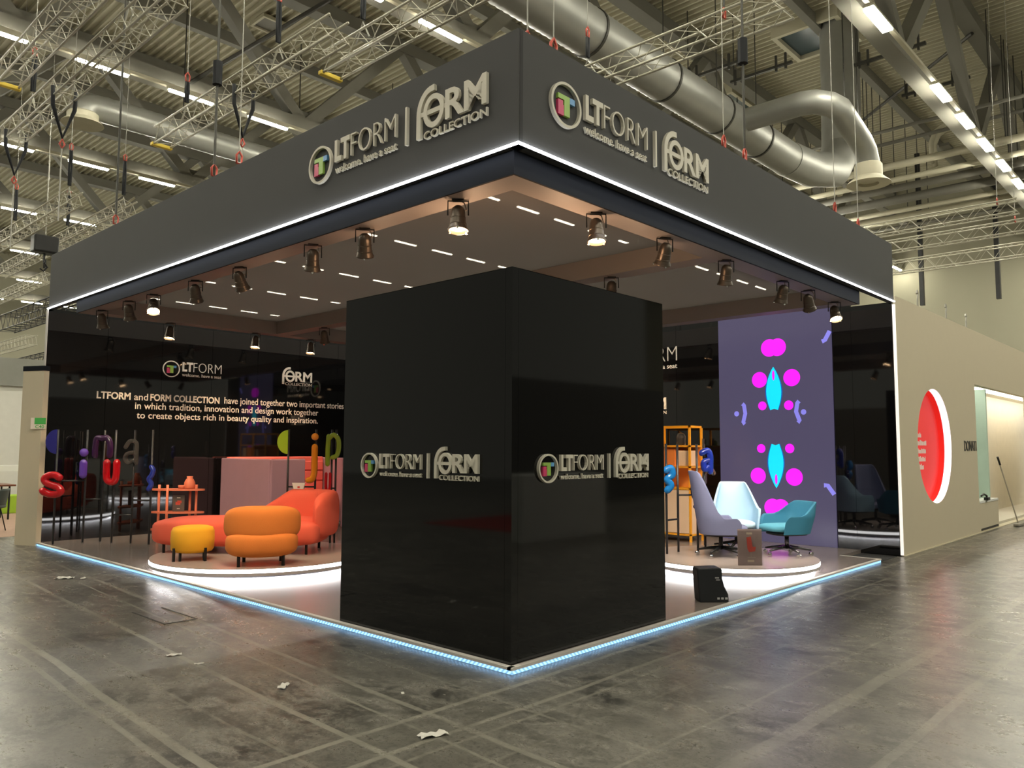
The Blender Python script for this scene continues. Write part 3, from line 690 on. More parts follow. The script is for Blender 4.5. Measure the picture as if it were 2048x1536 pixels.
def spot(x, y, z, tgt, power, angle=50, col=(1.0,0.70,0.42), blend=0.6, rad=0.06):
    ld = bpy.data.lights.new('lamp_beam', 'SPOT'); ld.energy = power; ld.spot_size = R_(angle); ld.spot_blend = blend; ld.color = col; ld.shadow_soft_size = rad
    lo = bpy.data.objects.new('lamp_beam', ld); C.objects.link(lo); lo.location = (x,y,z)
    lo.rotation_euler = (Vector(tgt)-Vector((x,y,z))).to_track_quat('-Z','Y').to_euler()
SPOTS = [(0.22,2.13,(1.2,5.4,.5),1.0),(0.22,3.0,(0.9,5.2,.5),1.2),(0.24,4.5,(1.2,5.6,.4),1.2),(0.24,5.6,(1.6,6.1,.4),1.2),(0.28,6.9,(0.6,9.8,1.2),1.2),(0.24,7.65,(2.2,9.4,.5),1.2),(0.24,8.75,(3.2,9.2,1.0),1.3),(0.24,5.0,(3.0,9.0,.9),1.6),  # last spot in this row has no can, added to light the pod
         (2.36,0.28,(5.6,1.3,.8),1.2),(3.6,0.28,(5.6,1.3,.8),1.2),(5.04,0.28,(5.9,1.3,.6),1.2),(5.8,0.28,(7.5,3.5,0.9),5.0),(3.46,1.65,(5.4,1.6,.8),1.0),(3.46,7.7,(3.6,9.4,.9),1.2),(7.0,3.9,(8.5,4.3,2.6),1.2),
         (0.24,0.85,(0.9,0.3,0),0.25),(1.25,0.28,(0.4,0.9,0),0.25),(6.85,0.35,(6.0,1.0,0.3),0.6)]
for (x,y,tg,k) in SPOTS: spot(x,y,3.36,tg,PAR*k*(1.5 if tg[0] > 5 and tg[1] < 2 else 1.0),col=(1.0,0.86,0.74) if tg[0] > 5 and tg[1] < 2 else (1.0,0.72,0.46))
for (x,y,e) in ((0.42,1.0,20.0),(1.15,0.46,20.0),(0.42,2.2,7.0),(2.3,0.46,7.0),(0.42,4.2,2.0)):  # added point fills warming the canopy underside; the cans have no vents
    ld = bpy.data.lights.new('lamp_vent_spill', 'POINT'); ld.energy = e; ld.color = (1.0,0.62,0.36); ld.shadow_soft_size = 0.08
    lo = bpy.data.objects.new('lamp_vent_spill', ld); C.objects.link(lo); lo.location = (x,y,3.2)
for x in (1.45,3.0,4.15): spot(x,9.2,3.36,(x,10.4,1.4),PAR*1.0,70)

# ------------------------------------------------------------------ round podiums
POD = mat('podium_top_laminate', (0.42,0.355,0.315), 0.22, ior=1.5, var=0.05)
RIM = mat('podium_rim_grey', (0.42,0.39,0.38), 0.45)
def podium(cx, cy, r, label):
    t = thing('round_podium', label, 'podium', (cx, cy, 0.0505), 0, 'round lit podiums')
    MB().lathe([(0,0),(r-0.14,0),(r-0.14,0.03)],(0,0,0),72).build('plinth', M_RINGF, t, auto=True)
    MB().lathe([(r-0.11,0.024),(r-0.075,0.024),(r-0.075,0.029),(r-0.11,0.029),(r-0.11,0.024)],(0,0,0),96).build('underglow_strip', M_GLOW, t, smooth=False)
    MB().lathe([(0,0.03),(r-0.004,0.03),(r,0.034),(r,0.068),(0,0.068)],(0,0,0),96).build('rim', RIM, t, auto=True)
    MB().lathe([(r-0.05,0.068),(r-0.001,0.068),(r-0.001,0.112),(r-0.05,0.112)],(0,0,0),96).build('led_strip', M_PODLED, t, auto=True)
    MB().lathe([(0,0.068),(r-0.05,0.068),(r-0.05,0.112),(r-0.001,0.112),(r-0.003,0.119),(0,0.1195)],(0,0,0),96).build('top_disc', POD, t, auto=True)
podium(1.40, 5.92, 1.40, 'round podium with a white light ring on the left, under the orange seats')
podium(5.60, 1.30, 1.14, 'round podium with a white light ring on the right, under the office chairs')
PZ = 0.17

# ------------------------------------------------------------------ left lounge seats
F_OR = mat('orange_wool', (0.80,0.235,0.04), 0.85, bump=0.4, var=0.05)
F_RED = mat('coral_red_wool', (0.80,0.125,0.07), 0.85, bump=0.4, var=0.05)
F_YEL = mat('sunflower_wool', (0.86,0.42,0.02), 0.85, bump=0.4, var=0.05)
# armchair seen from behind; local +x = the way it faces
ang = math.atan2(0.848, 0.53)
t = thing('lounge_armchair', 'plump orange armchair seen from behind with a rolled back', 'armchair', (0.90,5.07,PZ), ang)
def bend(p, k=0.55):    # wrap the back cushion forward at its ends
    return Vector((p.x+k*p.y*p.y, p.y*(1-0.10*abs(p.y)), p.z))
MB().sell((-0.19,0,0.50), (0.155,0.475,0.215), 0.6, 0.7, 44, 22, fn=lambda p: bend(p,0.75)).build('backrest', F_OR, t, smooth=True)
MB().sell((-0.04,0,0.262), (0.33,0.425,0.165), 0.6, 0.75, 44, 18).build('seat', F_OR, t, smooth=True)
for (a_, c_) in ((-0.22,0.255),(-0.22,-0.255),(0.20,0.22),(0.20,-0.22)): MB().tube([(a_,c_,0),(a_,c_,0.16)], 0.020, 10).build('leg', M_BLACK, t, smooth=True)
# pouf
t = thing('round_pouf', 'yellow round upholstered pouf on four dark legs', 'pouf', (0.475,6.03,PZ))
MB().lathe([(0,0.10),(0.20,0.10),(0.235,0.11),(0.255,0.14),(0.262,0.25),(0.258,0.36),(0.235,0.405),(0.19,0.42),(0,0.425)],(0,0,0),44).build('cushion', F_YEL, t, smooth=True)
for k in range(4):
    a = R_(20+90*k); MB().box(0.20*math.cos(a)-0.012,0.20*math.cos(a)+0.012,0.20*math.sin(a)-0.012,0.20*math.sin(a)+0.012,0,0.12).build('leg', M_BLACK, t)
for k in range(2):
    a = R_(235+90*k-45); MB().box(0.262*math.cos(a)-0.014,0.262*math.cos(a)+0.014,0.262*math.sin(a)-0.014,0.262*math.sin(a)+0.014,0.0,0.165).build('leg', M_BLACK, t)
# sofa : local x along its length (left end -> right end in view), local y away from the viewer
sa = math.atan2(5.42-7.02, 1.95-0.46)
t = thing('curved_sofa', 'coral red curved sofa with a high back at its right end', 'sofa', (1.36,6.42,PZ), sa)
def sofa_seat():
    return MB().sell((0,0,0.27), (1.17,0.46,0.19), 0.42, 0.5, 60, 18)
sofa_seat().build('seat', F_RED, t, smooth=True)
# back: loft of rounded sections following an arc along the rear and round the right end
path = []
for i in range(0, 15):
    q = i/14; path.append((-0.25+1.15*q, 0.40+0.02*math.sin(q*PI), q*0.72))
for i in range(1, 13):
    a = PI/2*i/12; path.append((0.90+0.28*math.sin(a), 0.14+0.28*math.cos(a), 0.72+0.16*i/12))
for i in range(1, 7): path.append((1.18-0.01*i, 0.14-0.095*i, 0.88+0.12*i/6))
secs = []
nS = 20
for i, (px, py, q) in enumerate(path):
    a = Vector(path[max(i-1,0)][:2]); c = Vector(path[min(i+1,len(path)-1)][:2]); d = (c-a).normalized(); nrm = Vector((-d.y, d.x))
    h = 0.33+0.49*min(1, (q/0.5))**1.1 if q < 0.5 else 0.82
    if q > 0.86: h = 0.82-0.10*((q-0.86)/0.14)**2
    th = 0.10+0.02*min(1,q*2); e = 1.0
    if i == 0: e = 0.05
    if i == 1: e = 0.7
    if i >= len(path)-3: e = [0.9,0.65,0.05][i-(len(path)-3)]
    ring = []
    zc = (0.20+h)/2; hz = (h-0.20)/2
    for k in range(nS):
        u = 2*PI*k/nS; cx = math.copysign(abs(math.cos(u))**0.7, math.cos(u)); sz = math.copysign(abs(math.sin(u))**0.55, math.sin(u))
        ring.append((px+nrm.x*th*cx*e, py+nrm.y*th*cx*e, zc+hz*sz*(0.55+0.45*e)))
    secs.append(ring)
b = MB(); vs = [p for r_ in secs for p in r_]; fs = []
for i in range(len(secs)-1):
    for k in range(nS): fs.append((i*nS+k, i*nS+(k+1) % nS, (i+1)*nS+(k+1) % nS, (i+1)*nS+k))
fs.append(tuple(range(nS))); fs.append(tuple((len(secs)-1)*nS+k for k in range(nS)))
b.add(vs, fs).build('backrest', F_RED, t, smooth=True)
MB().sell((0.93,-0.40,0.28), (0.24,0.17,0.15), 0.6, 0.7, 36, 14).build('armrest', F_RED, t, smooth=True)
for (x_, y_) in ((0.42,-0.36),(1.0,-0.42),(-0.95,-0.30),(1.0,0.28),(-0.95,0.3),(0.2,0.3)): MB().tube([(x_,y_,0),(x_,y_,0.16)], 0.019, 10).build('leg', M_BLACK, t, smooth=True)

# high-back pod behind
F_PUR = mat('mauve_felt', (0.42,0.25,0.31), 0.9, bump=0.3, var=0.04)
F_COR = mat('coral_felt', (0.85,0.17,0.14), 0.9, bump=0.3, var=0.04)
t = thing('high_back_pod', 'mauve high-sided seating pod with a coral red inside', 'seating pod', (3.0,8.56,0.052))
def wallp(x0,x1,y0,y1,nm,mt,z0=0.06,z1=1.33): return MB().rbox(x0,x1,y0,y1,z0,z1,0.022).build(nm, mt, t)
wallp(0,0.06,0.03,1.78,'side_panel',F_PUR); wallp(0.02,0.70,0,0.06,'side_panel',F_PUR); wallp(1.50,2.2,0,0.06,'side_panel',F_PUR)
wallp(0.06,2.2,1.70,1.78,'rear_panel',F_PUR); wallp(2.14,2.2,0.05,1.72,'side_panel',F_PUR)
wallp(0.06,2.12,1.58,1.70,'inner_cushion',F_COR,0.10,1.35); wallp(0.07,0.13,0.30,1.6,'inner_cushion',F_COR,0.10,1.32)
for z in (0.45,0.65,0.86,1.07): MB().rbox(0.14,2.1,1.55,1.58,z+0.01,z+0.19,0.014).build('quilted_band', F_COR, t)
MB().rbox(0.14,2.1,0.95,1.56,0.28,0.45,0.04).build('seat_cushion', F_COR, t)
MB().rbox(0.9,1.6,0.35,0.8,0.66,0.69,0.01).build('table_top', mat('white_laminate',(0.8,0.78,0.75),0.3), t)
MB().tube([(1.25,0.57,0.0),(1.25,0.57,0.66)],0.025,10).build('table_leg', M_BLACK, t)

# coral tube shelf with jug and brochure
P_SH = mat('salmon_powder_coat', (0.78,0.22,0.12), 0.45, var=0.03)
sd = Vector((0.68,-0.73,0)); dd = Vector((0.73,0.68,0))
Msh = Matrix(((sd.x,dd.x,0,1.83),(sd.y,dd.y,0,9.50),(0,0,1,0.05),(0,0,0,1)))
t = thing('tube_shelf', 'salmon coloured open shelf of round posts and three oval boards', 'shelf', M=Msh)
for z in (0.13,0.42,0.80):
    MB().lathe([(0,0),(0.5,0),(0.5,0.03),(0,0.03)],(0,0,0),40,Matrix.Translation((0,0,z)) @ Matrix.Diagonal((0.90,0.30,1,1))).build('shelf_board', P_SH, t, auto=True)
for (x_,y_) in ((-0.30,-0.06),(-0.13,-0.13),(0.16,0.10),(0.30,0.02)): MB().tube([(x_,y_,0),(x_,y_,0.90)],0.021,12).build('post', P_SH, t, smooth=True)
o = MB().lathe([(0,0),(0.085,0),(0.092,0.02),(0.09,0.07),(0.085,0.11),(0.06,0.16),(0.045,0.175),(0.05,0.21),(0.04,0.21),(0.0,0.19)],(0,0,0),28).build('stoneware_jug', P_SH, smooth=True)
o.location = Msh @ Vector((0.18,0.02,0.831)); tag(o, 'salmon jug on top of the tube shelf', 'jug')
o = MB().lathe([(0,0),(0.05,0),(0.052,0.06),(0.045,0.06),(0.0,0.01)],(0,0,0),20).build('stoneware_cup', P_SH, smooth=True)
o.location = Msh @ Vector((0.07,-0.05,0.831)); tag(o, 'small salmon cup beside the jug on the tube shelf', 'cup')
t = thing('brochure_stand', 'dark card with a red picture standing on the middle board of the shelf', 'card stand', M=Msh @ Matrix.Translation((0.02,-0.02,0.451)))
MB().box(-0.10,0.10,-0.004,0.0,0,0.27).build('card', mat('grey_brown_card',(0.12,0.10,0.09),0.5), t)
M_CR = mat('print_red',(0.70,0.10,0.07),0.5)
o = MB(); o.box(-0.05,0.03,-0.006,-0.004,0.11,0.16); o.box(-0.02,0.05,-0.006,-0.004,0.14,0.18); o.build('printed_picture', M_CR, t)
MB().box(-0.03,0.03,-0.006,-0.004,0.22,0.235).box(-0.025,0.025,-0.006,-0.004,0.04,0.05).build('printed_caption', M_WHITETXT, t)

# ------------------------------------------------------------------ balloon letters on pole racks
def rack(name, label, pts, z0, z1, rungs):
    t = thing(name, label, 'display rack', (pts[0][0], pts[0][1], z0)); o = Vector((pts[0][0], pts[0][1], z0))
    for (x,y) in pts: 
        MB().tube([Vector((x,y,z0))-o, Vector((x,y,z1))-o], 0.016, 10).build('upright_pole', M_POLE, t, smooth=True)
    for (i,j,z) in rungs:
        MB().tube([Vector((*pts[i],z))-o, Vector((*pts[j],z))-o], 0.013, 10).build('rung', M_POLE, t, smooth=True)
    return t
RA = [(0.108,10.07),(0.505,9.951),(0.726,9.826),(0.802,9.56),(0.99,9.278),(1.138,8.945)]
rack('pole_rack', 'row of tall grey poles with short rungs at the left wall', RA, 0.05, 1.86, [(0,1,1.04),(1,2,0.74),(2,3,1.02),(3,4,0.50),(4,5,0.74)])
RB = [(2.248,6.753),(2.529,6.447),(2.695,6.27),(2.738,6.224)]
rack('pole_rack', 'group of grey poles behind the red sofa', RB, PZ, 1.86, [(0,1,1.00),(2,3,0.98)])
RC = [(5.205,2.007),(5.501,2.007),(5.742,1.841),(6.018,1.879)]
rack('pole_rack', 'group of dark poles on the right podium beside the yellow cabinet', RC, PZ, 1.66, [(0,1,0.62),(1,2,0.95),(2,3,0.45)])
tr_ = Vector((0.675,-0.737,0))
def glossy(nm, c): return mat(nm, c, 0.12, ior=1.5, coat=0.6, var=0.03)
def letter(name, label, base, pts2, r, mt, extra=None, flat=False):
    """strokes in metres in the rack's facing plane; base = (x,y) of its pole"""
    o = bpy.data.objects.new(name, None)
    n = Vector((-0.737,-0.675,0)); org = Vector((base[0],base[1],0))+n*(r+0.02)
    M = frame(org, tr_); b = MB()
    for pts in pts2:
        P = [Vector((p[0],p[1],0)) for p in pts]
        if len(P) == 1: b.sell((P[0].x,P[0].y,0),(r*1.15,r*1.15,r),1,1,18,12); continue
        # resample smooth
        Q = []
        for i in range(len(P)-1):
            p0 = P[max(i-1,0)]; p1 = P[i]; p2 = P[i+1]; p3 = P[min(i+2,len(P)-1)]
            for k in range(5):
                u = k/5; Q.append(0.5*((2*p1)+(p2-p0)*u+(2*p0-5*p1+4*p2-p3)*u*u+(3*p1-p0-3*p2+p3)*u*u*u))
        Q.append(P[-1]); rs = [r]*len(Q)
        d0 = (Q[0]-Q[1]).normalized(); d1 = (Q[-1]-Q[-2]).normalized()
        Q = [Q[0]+d0*r*0.9, Q[0]+d0*r*0.6]+Q+[Q[-1]+d1*r*0.6, Q[-1]+d1*r*0.9]; rs = [r*0.25, r*0.75]+rs+[r*0.75, r*0.25]
        b.tube(Q, rs, 14)
    ob = b.build(name, mt, smooth=True); ob.matrix_world = M; bpy.data.objects.remove(o)
    return tag(ob, label, 'letter')
def off(base_px, px, k): return (px-base_px)/k
def Zy(y, k=125.6, h=893.5): return 1.6-(y-h)/k
def halfdisc(name, label, base, r, zc, mt):
    n = Vector((-0.737,-0.675,0)); org = Vector((base[0],base[1],0))+n*0.03
    pts = [(r*0.9*math.cos(a), zc+r*math.sin(a)) for a in [PI/2+PI*i/24 for i in range(25)]]
    b = MB(); b.prism(pts, -0.012, 0.012); o = b.build(name, mt); o.matrix_world = frame(org, tr_)
    md = o.modifiers.new('soft_edge','BEVEL'); md.width = 0.006; md.segments = 2
    return tag(o, label, 'letter')
G_NAVY = glossy('navy_gloss_acrylic',(0.03,0.03,0.22)); G_RED = glossy('red_gloss_acrylic',(0.55,0.004,0.01)); G_PUR = glossy('purple_gloss_acrylic',(0.14,0.06,0.45))
G_PLUM = glossy('plum_gloss_acrylic',(0.045,0.012,0.06)); G_LIME = glossy('lime_gloss_acrylic',(0.32,0.50,0.03)); G_ORG = glossy('amber_gloss_acrylic',(0.85,0.30,0.01)); G_DBL = glossy('cobalt_gloss_acrylic',(0.012,0.03,0.28))
G_CLR = mat('clear_grey_acrylic',(0.45,0.43,0.40),0.05,trans=0.9,ior=1.3)
halfdisc('half_disc', 'navy half disc at the top of the first pole by the left wall', RA[0], 0.195, 1.665, G_NAVY)
letter('letter_s', 'fat glossy red letter s low on the first pole by the left wall', RA[0],
       [[(0.10,1.095),(0.03,1.135),(-0.07,1.13),(-0.135,1.07),(-0.09,1.01),(0.0,0.975),(0.09,0.945),(0.13,0.885),(0.08,0.84),(-0.03,0.835),(-0.12,0.865),(-0.155,0.89)]], 0.058, G_RED)
letter('letter_i', 'purple letter i on the second pole by the left wall', RA[1], [[(0.0,1.492)],[(0.0,1.33),(0.0,1.25),(0.0,1.13)]], 0.06, G_PUR)
letter('letter_n', 'dark plum letter n high on the third pole by the left wall', RA[2], [[(-0.11,1.44),(-0.11,1.6),(-0.085,1.72),(0.0,1.72),(0.09,1.72),(0.13,1.6),(0.13,1.44)]], 0.05, G_PLUM)
letter('letter_u', 'glossy red letter u on the fourth pole by the left wall', RA[3], [[(-0.09,1.34),(-0.09,1.15),(-0.07,1.05),(0.0,1.02),(0.05,1.05),(0.07,1.15),(0.07,1.34)]], 0.055, G_RED)
letter('letter_a', 'clear see-through letter a on the fifth pole by the left wall', RA[4], [[(-0.12,1.58),(-0.05,1.68),(0.05,1.65),(0.06,1.5),(0.06,1.33)],[(0.05,1.5),(-0.08,1.48),(-0.12,1.40),(-0.06,1.33),(0.04,1.38)]], 0.032, G_CLR)
letter('letter_e', 'dark cobalt letter turned edge-on on the pole before the salmon shelf', RA[5], [[(0.02,1.27),(0.05,1.22),(0.03,1.14),(-0.01,1.08),(0.03,1.0),(-0.01,0.92)]], 0.04, G_DBL)
halfdisc('half_disc', 'lime green half disc behind the red sofa', RB[0], 0.18, 1.67, G_LIME)
letter('letter_j', 'amber orange letter j on a pole behind the red sofa', RB[1], [[(0.0,1.75)],[(0.0,1.60),(0.0,1.4),(0.0,1.22),(-0.03,1.12),(-0.085,1.10)]], 0.048, G_ORG)
letter('letter_p', 'lime green letter p beside the tower edge', RB[2], [[(-0.05,1.34),(-0.05,1.55),(-0.04,1.76)],[(-0.04,1.72),(0.03,1.78),(0.10,1.72),(0.115,1.6),(0.09,1.48),(0.02,1.44)]], 0.036, G_LIME)
letter('letter_u', 'narrow red letter u edge-on beside the tower, under the lime p', RB[2], [[(-0.07,1.20),(-0.07,1.0),(-0.04,0.92),(-0.01,1.0),(-0.01,1.20)]], 0.022, G_RED)
letter('letter_a', 'bright blue and cyan letter at the tower edge on the right podium', RC[0], [[(-0.02,1.30),(0.05,1.33),(0.07,1.24),(0.0,1.18),(0.05,1.10),(0.0,1.03)]], 0.05, glossy('azure_gloss_acrylic',(0.01,0.18,0.5)))
letter('letter_g', 'dark cobalt letter beside the yellow cabinet, lower of two', RC[2], [[(0.04,1.17),(-0.05,1.14),(-0.07,1.03),(-0.05,0.92),(0.03,0.90),(0.05,1.0),(0.04,1.14),(0.04,0.85),(-0.04,0.79)]], 0.034, glossy('midnight_gloss_acrylic',(0.02,0.02,0.10)))
letter('letter_a', 'bright cobalt letter above the grey chair back', RC[3], [[(-0.05,1.53),(0.03,1.57),(0.07,1.50),(0.07,1.35),(0.07,1.27)],[(0.05,1.43),(-0.02,1.40),(-0.01,1.30),(0.05,1.34)]], 0.045, G_DBL)
# clear letter on its own short pole in front of the screen
t = rack('single_pole', 'single thin clear-lettered pole left of the video screen', [(6.75,2.30)], 0.05, 1.75, [])
letter('letter_r', 'clear see-through letter before the lower left of the video screen', (6.75,2.30), [[(0.0,1.08),(0.0,1.2),(0.02,1.27),(0.10,1.28),(0.14,1.22)]], 0.035, G_CLR)
# small white tray on the rung behind the sofa
t = thing('price_holder', 'white angled price holder clipped to a rung behind the sofa', 'sign holder', M=frame((2.36,6.62,0.93),tr_))
MB().prism([(-0.10,0.13),(0.10,0.13),(0.07,0.02),(-0.07,0.02)],0,0.02).build('plate', mat('white_card',(0.85,0.78,0.70),0.5), t)
MB().box(-0.015,0.02,0.05,0.08,0.02,0.022).build('red_spot', M_CR, t)

# ------------------------------------------------------------------ right podium chairs
def shell(b, wdt, dep, arm_h, back_h, z_low, lean, nar, th=0.035, nu=48, nv=12):
    """wrap-around shell; local +x forwards"""
    def pt(u, v, o):
        a = u*PI*0.5            # u -1..1
        ex = 0.55
        cx = math.cos(a); sy = math.sin(a)
        x = -dep*0.5*abs(cx)**ex+ (dep*0.5 if False else 0)
        # U plan: back at -x, arms run forward to +x
        L_ = 1.0
        if abs(u) > 0.5:
            k = (abs(u)-0.5)/0.5; x = 0.0+k*dep*0.42-0.0; y = math.copysign(wdt*0.5*(1-0.04*k), u)
        else:
            q = u/0.5*PI/2; x = -dep*0.5*abs(math.cos(q))**0.75; y = wdt*0.5*math.copysign(abs(math.sin(q))**0.75, q)
        s_ = min(1, max(0, (0.52-abs(u))/0.26)); s_ = s_*s_*(3-2*s_)
        top = arm_h+(back_h-arm_h)*s_
        if abs(u) > 0.86: top -= (arm_h-z_low)*0.35*((abs(u)-0.86)/0.14)**2
        z = z_low+(top-z_low)*v
        hb = max(0, (z-arm_h)/(max(back_h-arm_h, 0.01)))
        x -= lean*max(0, z-z_low)*(0.35+0.65*s_)
        y *= (1-nar*hb)*(0.86+0.14*min(1,(z-z_low)/(arm_h-z_low)))
        nx = x; ny = y; l = math.hypot(nx, ny) or 1
        return Vector((x-nx/l*o, y-ny/l*o, z))
    vs = []; fs = []; W = nv+1
    for side in (0, 1):
        for i in range(nu+1):
            for j in range(nv+1):
                v = j/nv; o = th*side
                p = pt(-1+2*i/nu, v, o)
                if side and j == nv: p.z -= 0.006
                vs.append(p)
    off_ = (nu+1)*W
    for i in range(nu):
        for j in range(nv):
            a = i*W+j; fs.append((a, a+1, a+1+W, a+W)); fs.append((off_+a, off_+a+W, off_+a+1+W, off_+a+1))
        a = i*W; fs.append((a, a+W, off_+a+W, off_+a)); a = i*W+nv; fs.append((a, off_+a, off_+a+W, a+W))
    for i in (0, nu):
        for j in range(nv):
            a = i*W+j; fs.append((a, off_+a, off_+a+1, a+1))
    return b.add(vs, fs)
def office_chair(loc, face, back_h, arm_h, label, fab, fab2, castors=True, wdt=0.62, nar=0.22, lean=0.16, basem=None, rotb=0):
    t = thing('office_chair', label, 'office chair', loc, R_(face)); bm_ = basem or M_BLACK
    sh = shell(MB(), wdt, 0.56, arm_h, back_h, 0.30, lean, nar).build('backrest_shell', fab, t, smooth=True)
    md = sh.modifiers.new('rounding', 'BEVEL'); md.width = 0.012; md.segments = 3; md.limit_method = 'ANGLE'; md.angle_limit = R_(50)
    MB().sell((0.05,0,0.375), (0.29,0.235,0.05), 0.5, 0.55, 40, 12).build('seat_cushion', fab2, t, smooth=True)
    MB().sell((0.0,0,0.30), (0.24,0.21,0.03), 0.5, 0.5, 30, 8).build('seat_pan', M_BLACK, t, smooth=True)
    MB().tube([(0,0,0.09),(0,0,0.29)], 0.028, 14).build('gas_column', bm_, t, smooth=True)
    for k in range(5):
        a = R_(72*k+rotb); c_, s_ = math.cos(a), math.sin(a)
        MB().tube([(0.02*c_,0.02*s_,0.12),(0.15*c_,0.15*s_,0.105),(0.31*c_,0.31*s_,0.078)], [0.024,0.020,0.013], 10).build('base_arm', bm_, t, smooth=True)
        cs = MB().lathe([(0,-0.022),(0.022,-0.022),(0.029,-0.014),(0.029,0.014),(0.022,0.022),(0,0.022)],(0,0,0),16,Matrix.Translation((0.31*c_,0.31*s_,0.030)) @ Matrix.Rotation(a+0.6,4,'Z') @ Matrix.Rotation(PI/2,4,'X')).build('caster', M_CHROME, t, auto=True)
    return t
B_GR = mat('slate_violet_fabric',(0.20,0.22,0.36),0.8,bump=0.3,var=0.04); B_DK = mat('dark_slate_fabric',(0.05,0.07,0.10),0.8,bump=0.3)
B_LB = mat('ice_blue_fabric',(0.50,0.76,0.95),0.8,bump=0.3,var=0.03); B_LB2 = mat('ice_blue_seat_fabric',(0.58,0.80,0.95),0.8,bump=0.3,var=0.03)
B_TE = mat('teal_fabric',(0.035,0.20,0.31),0.8,bump=0.3,var=0.04); B_TE2 = mat('light_teal_fabric',(0.10,0.38,0.50),0.8,bump=0.3,var=0.04)
office_chair((5.50,1.36,PZ), -52, 1.13, 0.52, 'high-backed slate grey office chair turned side-on, left of the podium', B_GR, B_GR, rotb=20)
office_chair((6.22,1.50,PZ), 216, 0.95, 0.60, 'ice blue office chair facing out from the middle of the podium', B_LB, B_LB2, rotb=50, wdt=0.64, nar=0.30)
office_chair((6.20,0.76,PZ), 150, 0.72, 0.54, 'low teal office chair on the right of the podium', B_TE, B_TE2, rotb=10, basem=mat('dark_polished_aluminium',(0.12,0.12,0.13),0.25,0.9), lean=0.26, nar=0.12)
# acrylic sign with red chair
t = thing('product_card', 'grey card with a red chair picture in a clear holder at the podium front', 'sign', M=frame((4.89,0.80,PZ),(0.70,-0.71,0)))
MB().box(0,0.30,0,0.44,-0.02,-0.016).build('card', mat('taupe_card',(0.40,0.31,0.29),0.5,var=0.02), t)
MB().box(-0.005,0.305,0,0.455,0.0,0.004).build('clear_front', mat('clear_acrylic_sheet',(0.95,0.95,0.95),0.03,trans=1.0,ior=1.2), t)
b = MB(); b.add(*shape_bm([[(0.11,0.34),(0.165,0.35),(0.18,0.25),(0.185,0.225),(0.225,0.225),(0.215,0.17),(0.14,0.16),(0.12,0.20)]],-0.016,-0.0145)); b.build('red_chair_picture', M_CR, t)
MB().box(0.16,0.165,0.10,0.16,-0.016,-0.0145).box(0.12,0.22,0.092,0.10,-0.016,-0.0145).build('chair_base_picture', mat('print_pale',(0.5,0.42,0.38),0.5), t)
MB().box(0.11,0.18,0.375,0.40,-0.016,-0.0145).box(0.12,0.20,0.04,0.065,-0.016,-0.0145).build('printed_caption', mat('print_cream',(0.75,0.65,0.5),0.5), t)
tag(MB().box(4.72,4.95,0.93,1.13,0.655,0.66,Matrix.Identity(4)).build('paper_sheet', mat('white_paper',(0.85,0.8,0.8),0.6)), 'loose white sheet lying on the ice blue seat edge', 'paper') if False else None
# black power box on the platform
t = thing('power_box', 'black moulded power box with sockets standing on the platform edge', 'power box', M=frame((3.10,0.36,0.05),(0.70,-0.71,0)))
b = MB(); b.add(*shape_bm([[(0.01,0.0),(0.31,0.0),(0.305,0.08),(0.265,0.16),(0.245,0.24),(0.245,0.33),(0.22,0.345),(0.0,0.335),(-0.01,0.31)]],-0.10,0.10))
o = b.build('body', mat('black_moulded_plastic',(0.02,0.022,0.025),0.45,var=0.2), t); md = o.modifiers.new('rounding','BEVEL'); md.width = 0.012; md.segments = 3
for k in range(3): MB().box(0.19+0.04*k,0.215+0.04*k,0.03,0.05,0.10,0.104).build('socket', mat('pale_grey_plastic',(0.5,0.5,0.5),0.5), t)
MB().box(0.17,0.21,0.24,0.25,0.10,0.104).box(0.18,0.22,0.22,0.228,0.10,0.104).build('label_mark', mat('pale_grey_plastic',(0.5,0.5,0.5),0.5), t)

# ------------------------------------------------------------------ yellow cabinet with contents
Y_F = mat('yellow_powder_coat',(0.86,0.40,0.02),0.4,var=0.03); C_CR = mat('cream_cabinet_door',(0.78,0.60,0.42),0.45,var=0.02)
t = thing('display_cabinet', 'yellow framed cabinet with open top bay and cream doors beside the tower', 'cabinet', (7.47,2.95,0.051))
Wc, Dc, Hc = 1.45, 0.42, 1.93
for x_ in (0,Dc-0.03):
    for y_ in (0,Wc/2,Wc-0.035): MB().box(x_,x_+0.03,y_,y_+0.035,0,Hc).build('frame_post', Y_F, t)
for z in (0.10,0.86,1.22,1.57,Hc-0.035):
    MB().box(0.0,Dc,0.0,Wc,z,z+0.03).build('shelf_board' if z < 1.8 else 'frame_rail', Y_F if z < 1.8 else Y_F, t) if z < 1.8 else MB().box(0,0.03,0,Wc,z,z+0.035).box(Dc-0.03,Dc,0,Wc,z,z+0.035).box(0,Dc,0,0.035,z,z+0.035).box(0,Dc,Wc-0.035,Wc,z,z+0.035).build('frame_rail', Y_F, t)
MB().box(0.004,0.02,0.04,0.70,0.14,0.85).build('door', C_CR, t); MB().box(0.004,0.02,0.76,1.41,0.14,0.85).build('door', C_CR, t)
MB().box(0.03,Dc-0.03,0.006,0.018,0.13,0.86).build('side_panel', C_CR, t)
MB().box(Dc-0.02,Dc-0.01,0.04,Wc-0.04,0.13,1.57).build('rear_panel', mat('orange_backing',(0.75,0.30,0.06),0.5), t)
